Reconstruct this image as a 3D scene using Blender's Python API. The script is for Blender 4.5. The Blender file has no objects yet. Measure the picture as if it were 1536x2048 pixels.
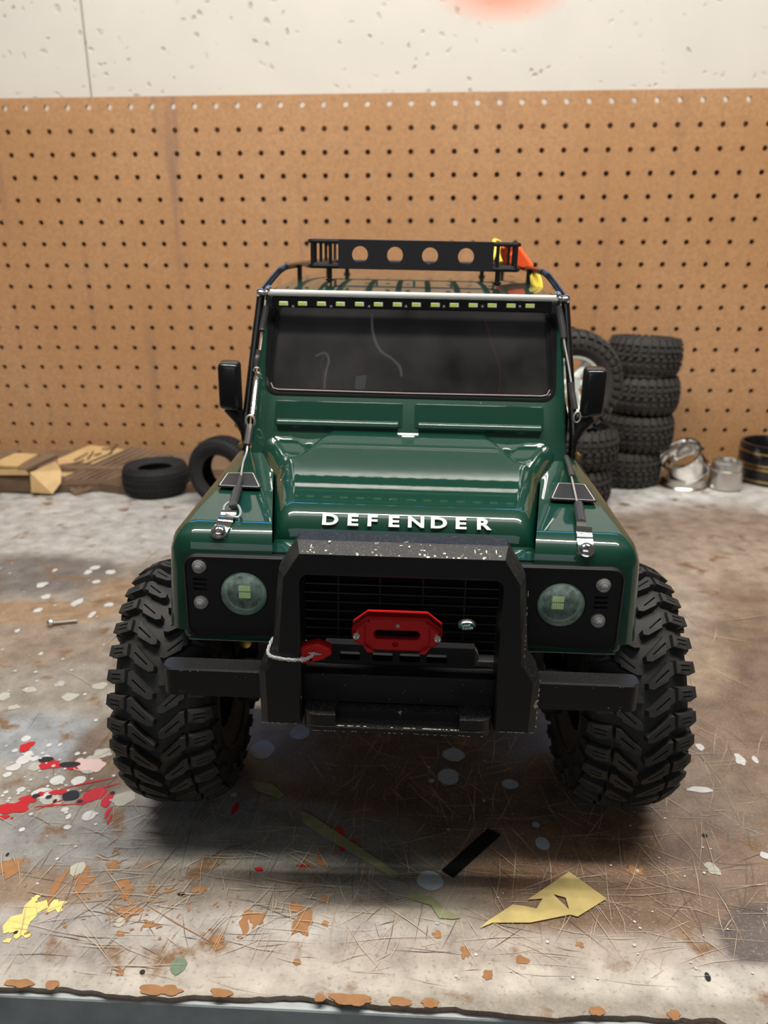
import bpy, bmesh, math, random
import numpy as np
from mathutils import Vector, Matrix, Euler
from mathutils.geometry import intersect_line_plane
random.seed(7)
RNG = np.random.default_rng(5)
SC = bpy.context.scene
COL = SC.collection
PI = math.pi

# ------------------------------------------------------------------ camera
CAM = Vector((0.0734161, -0.9956980, 0.2877364))
FPX = 1543.86
RX = Vector((0.99849423, 0.05477469, -0.00300057))
RD = Vector((0.01491905, -0.323784, -0.9460134))
RF = Vector((-0.05278913, 0.94454415, -0.32411364))
cd = bpy.data.cameras.new('camera'); cam = bpy.data.objects.new('camera', cd); COL.objects.link(cam)
m = Matrix((RX, -RD, -RF)).transposed().to_4x4(); m.translation = CAM
cam.matrix_world = m
cd.sensor_fit = 'HORIZONTAL'; cd.sensor_width = 36.0; cd.lens = FPX * 36.0 / 1536
cd.clip_start = 0.01; cd.clip_end = 50
cd.dof.use_dof = True; cd.dof.focus_distance = 0.345; cd.dof.aperture_fstop = 17.0
SC.camera = cam

# ------------------------------------------------------------------ world, lamps, exposure
SC.view_settings.view_transform = 'Standard'; SC.view_settings.look = 'None'
SC.view_settings.exposure = 0.28; SC.view_settings.gamma = 1.0; SC.view_settings.use_curve_mapping = False
SC.cycles.max_bounces = 8; SC.cycles.use_denoising = True
w = bpy.data.worlds.new('world'); SC.world = w; w.use_nodes = True
w.node_tree.nodes['Background'].inputs[0].default_value = (1.0, 0.93, 0.85, 1)
w.node_tree.nodes['Background'].inputs[1].default_value = 0.06

def area(name, loc, target, sx, sy, power, col):
    d = bpy.data.lights.new(name, 'AREA'); d.shape = 'RECTANGLE'; d.size = sx; d.size_y = sy
    d.energy = power; d.color = col
    o = bpy.data.objects.new(name, d); COL.objects.link(o); o.location = loc
    dirv = Vector(target) - Vector(loc)
    o.rotation_euler = dirv.to_track_quat('-Z', 'Y').to_euler()
    return o
# twin tubes of the shop light that hangs over the bench, then added overhead glow, blue strip and front fill
area('shop_light_tube', (0.10, -0.69, 1.25), (0.10, -0.685, 0), 1.5, 0.030, 12.0, (1.0, 0.94, 0.85))
area('shop_light_tube_2', (0.10, -0.645, 1.25), (0.10, -0.64, 0), 1.5, 0.030, 12.0, (1.0, 0.94, 0.85))
area('overhead_glow_panel', (0.10, -0.82, 1.26), (0.10, -0.82, 0), 1.5, 0.22, 3.0, (1.0, 0.96, 0.90))  # added unseen panel, gives windscreen and hood a pale reflection
area('blue_glint_light', (0.02, 0.026, 0.71), (0.02, -0.7, 0.2), 1.2, 0.016, 1.3, (0.06, 0.42, 1.0))  # added blue light, draws the thin blue line reflected in the paint
area('front_fill_light', (-0.3, -3.2, 1.0), (0.1, -0.5, 0.1), 3.0, 1.2, 10.0, (0.90, 0.94, 1.0))  # added fill from behind the camera for the truck's front

# ------------------------------------------------------------------ material helpers
def mat(name, col, rough=0.5, metal=0.0, coat=0.0, noise=0.0, nscale=200, bump=0.0, spec=0.5, emit=None, coatr=0.03, aniso=None):
    m = bpy.data.materials.new(name); m.use_nodes = True
    nt = m.node_tree; b = nt.nodes['Principled BSDF']
    b.inputs['Base Color'].default_value = (*col, 1); b.inputs['Roughness'].default_value = rough
    b.inputs['Metallic'].default_value = metal; b.inputs['Coat Weight'].default_value = coat
    b.inputs['Coat Roughness'].default_value = coatr; b.inputs['Specular IOR Level'].default_value = spec
    if emit:
        b.inputs['Emission Color'].default_value = (*emit[:3], 1); b.inputs['Emission Strength'].default_value = emit[3]
    tc = nt.nodes.new('ShaderNodeTexCoord')
    if noise > 0:
        n = nt.nodes.new('ShaderNodeTexNoise'); n.inputs['Scale'].default_value = nscale; n.inputs['Detail'].default_value = 5
        nt.links.new(tc.outputs['Object'], n.inputs['Vector'])
        mx = nt.nodes.new('ShaderNodeMix'); mx.data_type = 'RGBA'
        mx.inputs[6].default_value = (*[c * (1 - noise) for c in col], 1)
        mx.inputs[7].default_value = (*[min(1, c * (1 + noise)) for c in col], 1)
        nt.links.new(n.outputs['Fac'], mx.inputs[0]); nt.links.new(mx.outputs[2], b.inputs['Base Color'])
    if bump > 0:
        n2 = nt.nodes.new('ShaderNodeTexNoise'); n2.inputs['Scale'].default_value = nscale * 2; n2.inputs['Detail'].default_value = 4
        nt.links.new(tc.outputs['Object'], n2.inputs['Vector'])
        bp = nt.nodes.new('ShaderNodeBump'); bp.inputs['Strength'].default_value = bump; bp.inputs['Distance'].default_value = 0.001
        nt.links.new(n2.outputs['Fac'], bp.inputs['Height']); nt.links.new(bp.outputs['Normal'], b.inputs['Normal'])
    return m

def N(nt, t, **kw):
    n = nt.nodes.new(t)
    for k, v in kw.items():
        if k.startswith('i_'): n.inputs[k[2:].replace('_', ' ')].default_value = v
        else: setattr(n, k, v)
    return n
def ramp(nt, src, p0, p1, c0=(0, 0, 0, 1), c1=(1, 1, 1, 1)):
    r = nt.nodes.new('ShaderNodeValToRGB'); e = r.color_ramp.elements
    e[0].position = p0; e[0].color = c0; e[1].position = p1; e[1].color = c1
    nt.links.new(src, r.inputs[0]); return r.outputs[0]
def mixc(nt, fac, a, b, mode='MIX'):
    mx = nt.nodes.new('ShaderNodeMix'); mx.data_type = 'RGBA'; mx.blend_type = mode
    for v, i in ((fac, 0), (a, 6), (b, 7)):
        if isinstance(v, (int, float)): mx.inputs[i].default_value = v
        elif isinstance(v, tuple): mx.inputs[i].default_value = (*v[:3], 1)
        else: nt.links.new(v, mx.inputs[i])
    return mx.outputs[2]

M = {}
M['green'] = mat('green_paint', (0.0018, 0.034, 0.0205), 0.45, 0, 1.0, coatr=0.015, spec=0.15)
# dust specks in the paint
nt = M['green'].node_tree; tc = N(nt, 'ShaderNodeTexCoord'); vo = N(nt, 'ShaderNodeTexVoronoi'); vo.inputs['Scale'].default_value = 180
nt.links.new(tc.outputs['Object'], vo.inputs['Vector'])
nz = N(nt, 'ShaderNodeTexNoise'); nz.inputs['Scale'].default_value = 30; nt.links.new(tc.outputs['Object'], nz.inputs['Vector'])
sp = ramp(nt, vo.outputs['Distance'], 0.05, 0.08, (1, 1, 1, 1), (0, 0, 0, 1)); sp2 = ramp(nt, nz.outputs['Fac'], 0.56, 0.62)
ml = N(nt, 'ShaderNodeMath', operation='MULTIPLY'); nt.links.new(sp, ml.inputs[0]); nt.links.new(sp2, ml.inputs[1])
nt.links.new(mixc(nt, ml.outputs[0], (0.0018, 0.034, 0.0205), (0.16, 0.22, 0.17)), nt.nodes['Principled BSDF'].inputs['Base Color'])
M['black'] = mat('satin_black_plastic', (0.008, 0.008, 0.009), 0.42, spec=0.4)
M['gloss'] = mat('gloss_black_plastic', (0.008, 0.008, 0.009), 0.18)
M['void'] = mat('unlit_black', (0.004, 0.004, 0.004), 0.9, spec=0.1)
M['rubber'] = mat('tyre_rubber', (0.019, 0.0185, 0.018), 0.62, spec=0.35, noise=0.25, nscale=120, bump=0.15)
M['rubber_old'] = mat('dusty_tyre_rubber', (0.042, 0.039, 0.036), 0.75, spec=0.3, noise=0.4, nscale=90)
M['rubber_new'] = mat('dark_tyre_rubber', (0.016, 0.016, 0.017), 0.7, spec=0.3)
M['chrome'] = mat('chrome', (0.85, 0.84, 0.82), 0.12, 1.0)
M['steel'] = mat('brushed_steel', (0.62, 0.6, 0.56), 0.3, 1.0)
M['wire'] = mat('steel_wire', (0.75, 0.73, 0.68), 0.35, 0.8, noise=0.3, nscale=1500)
M['red'] = mat('red_anodised', (0.55, 0.012, 0.014), 0.32, 0.25, spec=0.5)
M['sleeve'] = mat('heat_shrink', (0.035, 0.034, 0.034), 0.45)
M['white'] = mat('white_plastic', (0.8, 0.82, 0.8), 0.4)
M['marker'] = mat('marker_reflector', (.45, .45, .45), .4, .3)
M['led'] = mat('led_phosphor', (0.62, 0.75, 0.16), 0.5)
M['ledrim'] = mat('led_package', (0.75, 0.78, 0.7), 0.5)
M['pink'] = mat('pinkish_gasket', (0.7, 0.52, 0.52), 0.3, 0.6)
M['orange'] = mat('orange_fabric', (0.95, 0.1, 0.012), 0.6)
M['yellow'] = mat('yellow_rope', (0.8, 0.6, 0.05), 0.6)
M['brass'] = mat('brass', (0.5, 0.33, 0.12), 0.35, 1.0)
M['badge_green'] = mat('badge_green', (0.004, 0.09, 0.05), 0.3)
M['greycord'] = mat('grey_cord', (0.42, 0.43, 0.43), 0.7, noise=0.5, nscale=900)
M['wood_light'] = mat('birch_ply', (0.55, 0.36, 0.16), 0.6, noise=0.25, nscale=60)
M['wood_dark'] = mat('burnt_ply_edge', (0.11, 0.065, 0.035), 0.7, noise=0.4, nscale=80)
M['wood_grey'] = mat('brown_ribbed_board', (0.17, 0.105, 0.06), 0.7, noise=0.3, nscale=80)
M['burn'] = mat('burnt_marks', (0.06, 0.03, 0.015), 0.7)
M['gold'] = mat('gold_ring', (0.55, 0.38, 0.16), 0.3, 1.0)

# satin black with worn, scuffed edges: grey specks driven by geometry pointiness and noise
def worn(name, base, wear, dens=0.6, rough=0.42, upw=0.40):
    m = mat(name, base, rough, spec=0.4); nt = m.node_tree; b = nt.nodes['Principled BSDF']
    tc = N(nt, 'ShaderNodeTexCoord'); g = N(nt, 'ShaderNodeNewGeometry')
    n1 = N(nt, 'ShaderNodeTexNoise'); n1.inputs['Scale'].default_value = 160; n1.inputs['Detail'].default_value = 6
    n2 = N(nt, 'ShaderNodeTexNoise'); n2.inputs['Scale'].default_value = 1400
    for n in (n1, n2): nt.links.new(tc.outputs['Object'], n.inputs['Vector'])
    sx = N(nt, 'ShaderNodeSeparateXYZ'); nt.links.new(g.outputs['True Normal'], sx.inputs[0])
    up = ramp(nt, sx.outputs[2], 0.25, 0.6)
    a = ramp(nt, n1.outputs['Fac'], dens, dens + 0.04)
    sp = ramp(nt, n2.outputs['Fac'], 0.56, 0.70)
    ml = N(nt, 'ShaderNodeMath', operation='MULTIPLY'); nt.links.new(sp, ml.inputs[0]); nt.links.new(up, ml.inputs[1])
    m2 = N(nt, 'ShaderNodeMath', operation='MULTIPLY', i_1=0.0) if False else N(nt, 'ShaderNodeMath', operation='MULTIPLY')
    nt.links.new(ml.outputs[0], m2.inputs[0]); m2.inputs[1].default_value = upw
    c1 = mixc(nt, m2.outputs[0], base, tuple(x * 0.6 for x in wear))
    c2 = mixc(nt, a, c1, wear); nt.links.new(c2, b.inputs['Base Color'])
    return m
M['bar'] = worn('worn_satin_black', (0.008, 0.008, 0.009), (0.3, 0.27, 0.22), 0.70)
M['beam'] = worn('bumper_satin_black', (0.008, 0.008, 0.009), (0.2, 0.18, 0.15), 0.72, 0.40, 0.14)
M['chip'] = mat('bare_chip', (0.55, 0.52, 0.42), 0.6)

# glass: clear dark pane that reflects
def glass(name, tint, rough=0.03, ior=1.45, diff=0.0, dcol=(.5, .5, .5), dn=0):
    m = bpy.data.materials.new(name); m.use_nodes = True; nt = m.node_tree; nt.nodes.clear()
    o = N(nt, 'ShaderNodeOutputMaterial'); t = N(nt, 'ShaderNodeBsdfTransparent'); t.inputs[0].default_value = (*tint, 1)
    gl = N(nt, 'ShaderNodeBsdfGlossy'); gl.inputs['Roughness'].default_value = rough
    fr = N(nt, 'ShaderNodeFresnel'); fr.inputs[0].default_value = ior
    mx = N(nt, 'ShaderNodeMixShader'); nt.links.new(fr.outputs[0], mx.inputs[0])
    src = t.outputs[0]
    if diff > 0:
        df = N(nt, 'ShaderNodeBsdfDiffuse'); df.inputs[0].default_value = (*dcol, 1); m2 = N(nt, 'ShaderNodeMixShader'); m2.inputs[0].default_value = diff
        if dn:
            tc = N(nt, 'ShaderNodeTexCoord'); nz = N(nt, 'ShaderNodeTexNoise'); nz.inputs['Scale'].default_value = dn; nz.inputs['Detail'].default_value = 5; nt.links.new(tc.outputs['Object'], nz.inputs['Vector'])
            nt.links.new(ramp(nt, nz.outputs['Fac'], .3, .75, (diff * .4, diff * .4, diff * .4, 1), (diff * 1.8, diff * 1.8, diff * 1.8, 1)), m2.inputs[0])
        nt.links.new(src, m2.inputs[1]); nt.links.new(df.outputs[0], m2.inputs[2]); src = m2.outputs[0]
    nt.links.new(src, mx.inputs[1]); nt.links.new(gl.outputs[0], mx.inputs[2])
    nt.links.new(mx.outputs[0], o.inputs[0]); return m
M['windshield'] = glass('windscreen_pane', (0.85, 0.85, 0.85), 0.06, diff=.042, dcol=(.5, .48, .5), dn=25)
M['lens'] = glass('lamp_lens', (0.86, 0.93, 0.91), 0.06, diff=.20, dcol=(.46, .64, .57), dn=350); M['clear'] = glass('marker_lens', (0.85, 0.85, 0.85), 0.05, diff=.25, dcol=(.5, .5, .5))

# ------------------------------------------------------------------ geometry helpers
def link(name, me, m=None, parent=None, smooth=False, angle=None):
    o = bpy.data.objects.new(name, me); COL.objects.link(o)
    if m is not None and not me.materials: me.materials.append(m)
    if parent is not None: o.parent = parent
    if smooth:
        for p in me.polygons: p.use_smooth = True
        if angle is not None:
            me.set_sharp_from_angle(angle=math.radians(angle))
    return o
def fin(name, bm, m=None, parent=None, smooth=False, angle=35):
    bmesh.ops.recalc_face_normals(bm, faces=bm.faces)
    me = bpy.data.meshes.new(name); bm.to_mesh(me); bm.free()
    return link(name, me, m, parent, smooth, angle)
def tag(o, label=None, cat=None, group=None, kind=None):
    if label: o['label'] = label
    if cat: o['category'] = cat
    if group: o['group'] = group
    if kind: o['kind'] = kind
    return o
def box(bm, x0, x1, y0, y1, z0, z1, bev=0.0, seg=3, sel=None, T=None):
    vs = [bm.verts.new((x, y, z)) for x in (x0, x1) for y in (y0, y1) for z in (z0, z1)]
    for f in ((0, 1, 3, 2), (4, 6, 7, 5), (0, 4, 5, 1), (2, 3, 7, 6), (0, 2, 6, 4), (1, 5, 7, 3)):
        bm.faces.new([vs[i] for i in f])
    if bev > 0:
        es = set(e for v in vs for e in v.link_edges)
        if sel: es = [e for e in es if sel((e.verts[0].co + e.verts[1].co) / 2)]
        r = bmesh.ops.bevel(bm, geom=list(es), offset=bev, segments=seg, profile=0.5, affect='EDGES', clamp_overlap=True)
    if T:
        for v in bm.verts: v.co = T(v.co)
    return vs
def fbox(bm, x0, x1, f0, f1, z0, z1, bev=0.0, seg=3, sel=None):   # f grows towards the viewer
    return box(bm, x0, x1, -f1, -f0, z0, z1, bev, seg, sel)
def tube(bm, pts, r, n=8, caps=True, closed=False):
    pts = [Vector(p) for p in pts]; rings = []; up = None
    L = len(pts)
    for i, p in enumerate(pts):
        if closed: t = pts[(i + 1) % L] - pts[i - 1]
        else: t = pts[min(i + 1, L - 1)] - pts[max(i - 1, 0)]
        t.normalize()
        if up is None:
            up = Vector((0, 0, 1)) if abs(t.z) < 0.9 else Vector((1, 0, 0))
        a = (up - t * up.dot(t)).normalized(); up = a; b = t.cross(a)
        rr = r[i] if isinstance(r, (list, tuple)) else r
        rings.append([bm.verts.new(p + a * math.cos(2 * PI * k / n) * rr + b * math.sin(2 * PI * k / n) * rr) for k in range(n)])
    rng = range(L) if closed else range(L - 1)
    for i in rng:
        A, B = rings[i], rings[(i + 1) % L]
        for k in range(n): bm.faces.new((A[k], A[(k + 1) % n], B[(k + 1) % n], B[k]))
    if caps and not closed:
        bm.faces.new(rings[0][::-1]); bm.faces.new(rings[-1])
def smoothpath(pts, n=6):
    P = [Vector(p) for p in pts]; out = []
    for i in range(len(P) - 1):
        p0 = P[max(i - 1, 0)]; p1 = P[i]; p2 = P[i + 1]; p3 = P[min(i + 2, len(P) - 1)]
        for k in range(n):
            t = k / n
            out.append(0.5 * ((2 * p1) + (p2 - p0) * t + (2 * p0 - 5 * p1 + 4 * p2 - p3) * t * t + (3 * p1 - p0 - 3 * p2 + p3) * t ** 3))
    out.append(P[-1]); return out
def lathe(bm, prof, n=48, T=None, closed=False):
    """prof: list of (r, h) turned about Z"""
    rings = [[bm.verts.new((r * math.cos(2 * PI * k / n), r * math.sin(2 * PI * k / n), h)) for k in range(n)] if r > 1e-7 else [bm.verts.new((0, 0, h))] for r, h in prof]
    L = len(rings)
    for i in range(L if closed else L - 1):
        A, B = rings[i], rings[(i + 1) % L]
        if len(A) == 1 and len(B) == 1: continue
        for k in range(n):
            k2 = (k + 1) % n
            if len(A) == 1: bm.faces.new((A[0], B[k2], B[k]))
            elif len(B) == 1: bm.faces.new((A[k], A[k2], B[0]))
            else: bm.faces.new((A[k], A[k2], B[k2], B[k]))
    if T is not None:
        for rg in rings:
            for v in rg: v.co = T @ v.co
def roundpoly(pts, rad, n=5):
    out = []; L = len(pts)
    for i in range(L):
        p = Vector(pts[i]); a = Vector(pts[i - 1]); b = Vector(pts[(i + 1) % L]); r = rad[i] if isinstance(rad, (list, tuple)) else rad
        if r <= 0: out.append(tuple(p)); continue
        u = (a - p).normalized(); v = (b - p).normalized(); ang = u.angle(v)
        d = min(r / math.tan(ang / 2), (a - p).length * .49, (b - p).length * .49); r2 = d * math.tan(ang / 2)
        c = p + (u + v).normalized() * (r2 / math.sin(ang / 2))
        s = p + u * d - c; e = p + v * d - c
        a0 = math.atan2(s.y, s.x); a1 = math.atan2(e.y, e.x); da = (a1 - a0 + PI) % (2 * PI) - PI
        for k in range(n + 1):
            t = a0 + da * k / n; out.append((c.x + math.cos(t) * r2, c.y + math.sin(t) * r2))
    return out
def circle(cx, cy, r, n=24, ry=None):
    return [(cx + r * math.cos(2 * PI * k / n), cy + (ry or r) * math.sin(2 * PI * k / n)) for k in range(n)]
def parea(P): return sum(P[i - 1][0] * P[i][1] - P[i][0] * P[i - 1][1] for i in range(len(P))) / 2
def inset(P, d):
    s = 1 if parea(P) > 0 else -1; L = len(P); out = []
    for i in range(L):
        p = Vector(P[i]); a = (p - Vector(P[i - 1])); b = (Vector(P[(i + 1) % L]) - p)
        if a.length < 1e-9 or b.length < 1e-9: out.append(tuple(p)); continue
        a.normalize(); b.normalize()
        n1 = Vector((-a.y, a.x)) * s; n2 = Vector((-b.y, b.x)) * s; mm = (n1 + n2)
        if mm.length < 1e-6: mm = n1
        mm.normalize(); k = d / max(0.35, mm.dot(n1)); out.append(tuple(p + mm * k))
    return out
def extr(bm, outer, holes=(), d0=0, d1=1, T=lambda a, b, d: (a, b, d), ch=0.0, holech=0.0, back=True, floor=None):
    """prism of a polygon with holes between depths d0 and d1; ch chamfers the d1 rim"""
    loops = [list(outer)] + [list(h) for h in holes]
    top = [inset(outer, ch) if ch else list(outer)] + [inset(h, -holech) if holech else list(h) for h in holes]
    fd = d1 - d0; sg = 1 if fd > 0 else -1
    rings_t, rings_m, rings_b = [], [], []
    es = []
    for k, lp in enumerate(top):
        vs = [bm.verts.new(T(a, b, d1)) for a, b in lp]; rings_t.append(vs)
        for i in range(len(vs)): es.append(bm.edges.new((vs[i - 1], vs[i])))
    bmesh.ops.triangle_fill(bm, edges=es, use_beauty=True, use_dissolve=False)
    for k, lp in enumerate(loops):
        c = ch if k == 0 else holech
        rt = rings_t[k]; n = len(rt)
        if c:
            rm = [bm.verts.new(T(a, b, d1 - sg * c)) for a, b in lp]
            for i in range(n): bm.faces.new((rt[i - 1], rt[i], rm[i], rm[i - 1]))
        else: rm = rt
        dd = d0 if (k == 0 or floor is None) else floor
        rb = [bm.verts.new(T(a, b, dd)) for a, b in lp]
        for i in range(n): bm.faces.new((rm[i - 1], rm[i], rb[i], rb[i - 1]))
        rings_b.append(rb)
        if k > 0 and floor is not None: bm.faces.new(rb)
    if back:
        es = []
        for k, rb in enumerate(rings_b):
            if k > 0 and floor is not None: continue
            for i in range(len(rb)):
                e = bm.edges.get((rb[i - 1], rb[i])); es.append(e)
        bmesh.ops.triangle_fill(bm, edges=es, use_beauty=True, use_dissolve=False)
def text_mesh(s, size, depth, offs=0.0, xs=1.0):
    c = bpy.data.curves.new('txt', 'FONT'); c.body = s; c.size = size; c.extrude = depth; c.offset = offs
    c.align_x = 'CENTER'; c.align_y = 'CENTER'; c.resolution_u = 4
    o = bpy.data.objects.new('txt', c); COL.objects.link(o)
    dg = bpy.context.evaluated_depsgraph_get(); dg.update()
    me = bpy.data.meshes.new_from_object(o.evaluated_get(dg)); bpy.data.objects.remove(o); bpy.data.curves.remove(c)
    for v in me.vertices: v.co.x *= xs
    return me

# ray through a picture point (the photograph was measured this way)
def ray(px, py): return (RF + RX * ((px - 768) / FPX) + RD * ((py - 1024) / FPX))
def on_z(px, py, z=0.0):
    d = ray(px, py); return CAM + d * ((z - CAM.z) / d.z)
def on_y(px, py, y):
    d = ray(px, py); return CAM + d * ((y - CAM.y) / d.y)

# ------------------------------------------------------------------ setting: wall, pegboard, workbench
BY = 0.0548; PITCH = 0.0268; R0Z = 0.4537; C17X = -0.0041   # pegboard plane, hole pitch, row 0 height, column 17
def wall_material():
    m = mat('painted_plaster', (0.62, 0.60, 0.56), 0.65); nt = m.node_tree; b = nt.nodes['Principled BSDF']
    g = N(nt, 'ShaderNodeNewGeometry')
    v = N(nt, 'ShaderNodeTexVoronoi'); v.inputs['Scale'].default_value = 62
    nd = N(nt, 'ShaderNodeTexNoise'); nd.inputs['Scale'].default_value = 25; nd.inputs['Detail'].default_value = 3
    nt.links.new(g.outputs['Position'], nd.inputs['Vector'])
    av = N(nt, 'ShaderNodeVectorMath', operation='MULTIPLY_ADD'); nt.links.new(nd.outputs['Color'], av.inputs[0]); av.inputs[1].default_value = (.03, .03, .03)
    nt.links.new(g.outputs['Position'], av.inputs[2]); nt.links.new(av.outputs[0], v.inputs['Vector'])
    n = N(nt, 'ShaderNodeTexNoise'); n.inputs['Scale'].default_value = 11; n.inputs['Detail'].default_value = 4
    nt.links.new(g.outputs['Position'], n.inputs['Vector'])
    a = ramp(nt, v.outputs['Distance'], 0.10, 0.24, (1, 1, 1, 1), (0, 0, 0, 1)); c = ramp(nt, n.outputs['Fac'], 0.38, 0.55)
    ml = N(nt, 'ShaderNodeMath', operation='MULTIPLY'); nt.links.new(a, ml.inputs[0]); nt.links.new(c, ml.inputs[1])
    m3 = N(nt, 'ShaderNodeMath', operation='MULTIPLY'); nt.links.new(ml.outputs[0], m3.inputs[0]); m3.inputs[1].default_value = 0.6
    base = mixc(nt, n.outputs['Fac'], (0.70, 0.66, 0.60), (0.58, 0.565, 0.53))
    base = mixc(nt, m3.outputs[0], base, (0.36, 0.32, 0.24))
    # orange overspray near the top
    P = on_y(1005, -14, 0.08)
    dv = N(nt, 'ShaderNodeVectorMath', operation='SUBTRACT'); nt.links.new(g.outputs['Position'], dv.inputs[0]); dv.inputs[1].default_value = P
    dm = N(nt, 'ShaderNodeVectorMath', operation='MULTIPLY'); nt.links.new(dv.outputs[0], dm.inputs[0]); dm.inputs[1].default_value = (0.42, 0, 1.0)
    le = N(nt, 'ShaderNodeVectorMath', operation='LENGTH'); nt.links.new(dm.outputs[0], le.inputs[0])
    o = ramp(nt, le.outputs[1], 0.006, 0.036, (.75, .75, .75, 1), (0, 0, 0, 1))
    base = mixc(nt, o, base, (0.85, 0.20, 0.09)); nt.links.new(base, b.inputs['Base Color'])
    bp = N(nt, 'ShaderNodeBump'); bp.inputs['Strength'].default_value = 0.5; bp.inputs['Distance'].default_value = 0.002; bp.invert = True
    nt.links.new(ml.outputs[0], bp.inputs['Height']); nt.links.new(bp.outputs['Normal'], b.inputs['Normal'])
    return m
M['wall'] = wall_material()
WY = 0.0748
seam = on_y(172, 100, WY).x
bm = bmesh.new(); box(bm, seam + 0.0010, 1.7, WY, WY + 0.02, -0.9, 0.63, 0.0012, 2); box(bm, -1.5, seam - 0.0010, WY - 0.001, WY + 0.02, -0.9, 0.63, 0.0012, 2)
box(bm, -1.5, 1.7, WY + 0.004, WY + 0.03, -0.9, 0.63)
tag(fin('wall_back', bm, M['wall']), 'cream painted pitted plaster wall above the pegboard with a vertical seam', kind='structure')
# unseen dark beam, added so the truck's paint reflects a dark band
bm = bmesh.new(); box(bm, -1.5, 1.7, 0.03, WY + 0.03, 0.63, 1.0, 0.003, 2)
tag(fin('added_beam_1', bm, mat('dark_beam', (0.05, 0.035, 0.025), 0.8, noise=0.3, nscale=20)), 'dark timber beam along the top of the wall', kind='structure')
bm = bmesh.new(); box(bm, -3, 3, -4, WY + 0.1, -0.92, -0.90)
tag(fin('floor', bm, mat('concrete_floor', (0.25, 0.24, 0.22), 0.8, noise=0.2, nscale=8)), 'grey concrete floor under the workbench', kind='structure')

def peg_material():
    m = mat('hardboard', (0.42, 0.22, 0.10), 0.42); nt = m.node_tree; b = nt.nodes['Principled BSDF']
    g = N(nt, 'ShaderNodeNewGeometry')
    n1 = N(nt, 'ShaderNodeTexNoise'); n1.inputs['Scale'].default_value = 5; n1.inputs['Detail'].default_value = 5
    n2 = N(nt, 'ShaderNodeTexNoise'); n2.inputs['Scale'].default_value = 300; n2.inputs['Detail'].default_value = 3
    mp = N(nt, 'ShaderNodeVectorMath', operation='MULTIPLY'); mp.inputs[1].default_value = (6, 1, 0.6); nt.links.new(g.outputs['Position'], mp.inputs[0])
    n3 = N(nt, 'ShaderNodeTexNoise'); n3.inputs['Scale'].default_value = 5; n3.inputs['Detail'].default_value = 4; nt.links.new(mp.outputs[0], n3.inputs['Vector'])
    for n in (n1, n2): nt.links.new(g.outputs['Position'], n.inputs['Vector'])
    c = mixc(nt, ramp(nt, n1.outputs['Fac'], 0.3, 0.7), (0.45, 0.235, 0.10), (0.53, 0.31, 0.16))
    c = mixc(nt, ramp(nt, n2.outputs['Fac'], 0.3, 0.9), c, (0.34, 0.17, 0.075))
    c = mixc(nt, ramp(nt, n3.outputs['Fac'], 0.62, 0.8), c, (0.26, 0.15, 0.10))
    nt.links.new(c, b.inputs['Base Color']); return m
M['peg'] = peg_material()
bm = bmesh.new()
hr = 0.0033; NS = 12; th = 0.0045
angs = [2 * PI * (k + 0.5) / NS for k in range(NS)]
cols = range(-12, 62); rows = range(0, 17)
xs0 = C17X + (cols[0] - 17 - .5) * PITCH; xs1 = C17X + (cols[-1] - 17 + .5) * PITCH
zt = 0.4652; zbm = 0.002
corner = {}
def cv(x, y, z):
    k = (round(x * 1e5), round(y * 1e5), round(z * 1e5))
    if k not in corner: corner[k] = bm.verts.new((x, y, z))
    return corner[k]
for r in rows:
    zc = R0Z - r * PITCH; z1 = zt if r == 0 else zc + PITCH / 2; z0 = zc - PITCH / 2
    for c in cols:
        xc = C17X + (c - 17) * PITCH; x0 = xc - PITCH / 2; x1 = xc + PITCH / 2
        ring = [bm.verts.new((xc + hr * math.cos(a), BY, zc + hr * math.sin(a))) for a in angs]
        back = [bm.verts.new((xc + hr * math.cos(a), BY + th, zc + hr * math.sin(a))) for a in angs]
        for k in range(NS): bm.faces.new((ring[k], ring[(k + 1) % NS], back[(k + 1) % NS], back[k]))
        cs = [cv(x1, BY, z1), cv(x0, BY, z1), cv(x0, BY, z0), cv(x1, BY, z0)]
        for q in range(4):   # quadrant q: ring verts q*3 .. q*3+2 fan from corner q
            for j in range(2): bm.faces.new((cs[q], ring[q * 3 + j], ring[q * 3 + j + 1]))
            bm.faces.new((cs[q], ring[q * 3 + 2], ring[(q * 3 + 3) % NS], cs[(q + 1) % 4]))
zl = R0Z - 16.5 * PITCH
fin_bits = [(xs0, xs1, zbm, zl)]
a = [cv(xs0, BY, zl), cv(xs1, BY, zl)]
v = [bm.verts.new((xs0, BY, zbm)), bm.verts.new((xs1, BY, zbm)), bm.verts.new((xs1, BY, zl)), bm.verts.new((xs0, BY, zl))]; bm.faces.new(v)
v = [bm.verts.new(p) for p in ((xs0, BY, zt), (xs1, BY, zt), (xs1, BY + th, zt), (xs0, BY + th, zt))]; bm.faces.new(v)
v = [bm.verts.new(p) for p in ((xs0, BY, zbm), (xs0, BY, zt), (xs0, BY + th, zt), (xs0, BY + th, zbm))]; bm.faces.new(v)
v = [bm.verts.new(p) for p in ((xs1, BY, zbm), (xs1, BY, zt), (xs1, BY + th, zt), (xs1, BY + th, zbm))]; bm.faces.new(v)
me = bpy.data.meshes.new('pegboard'); bm.to_mesh(me); bm.free()
peg = link('pegboard', me, M['peg'])
tag(peg, 'tan brown hardboard pegboard full of round holes on the wall behind the bench', 'pegboard')
bm = bmesh.new(); box(bm, xs0, xs1, BY + th, WY - 0.001, zbm, 0.03); box(bm, xs0, xs0 + .03, BY + th, WY - 0.001, 0.03, 0.44); box(bm, xs1 - .03, xs1, BY + th, WY - 0.001, 0.03, 0.44)
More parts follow.
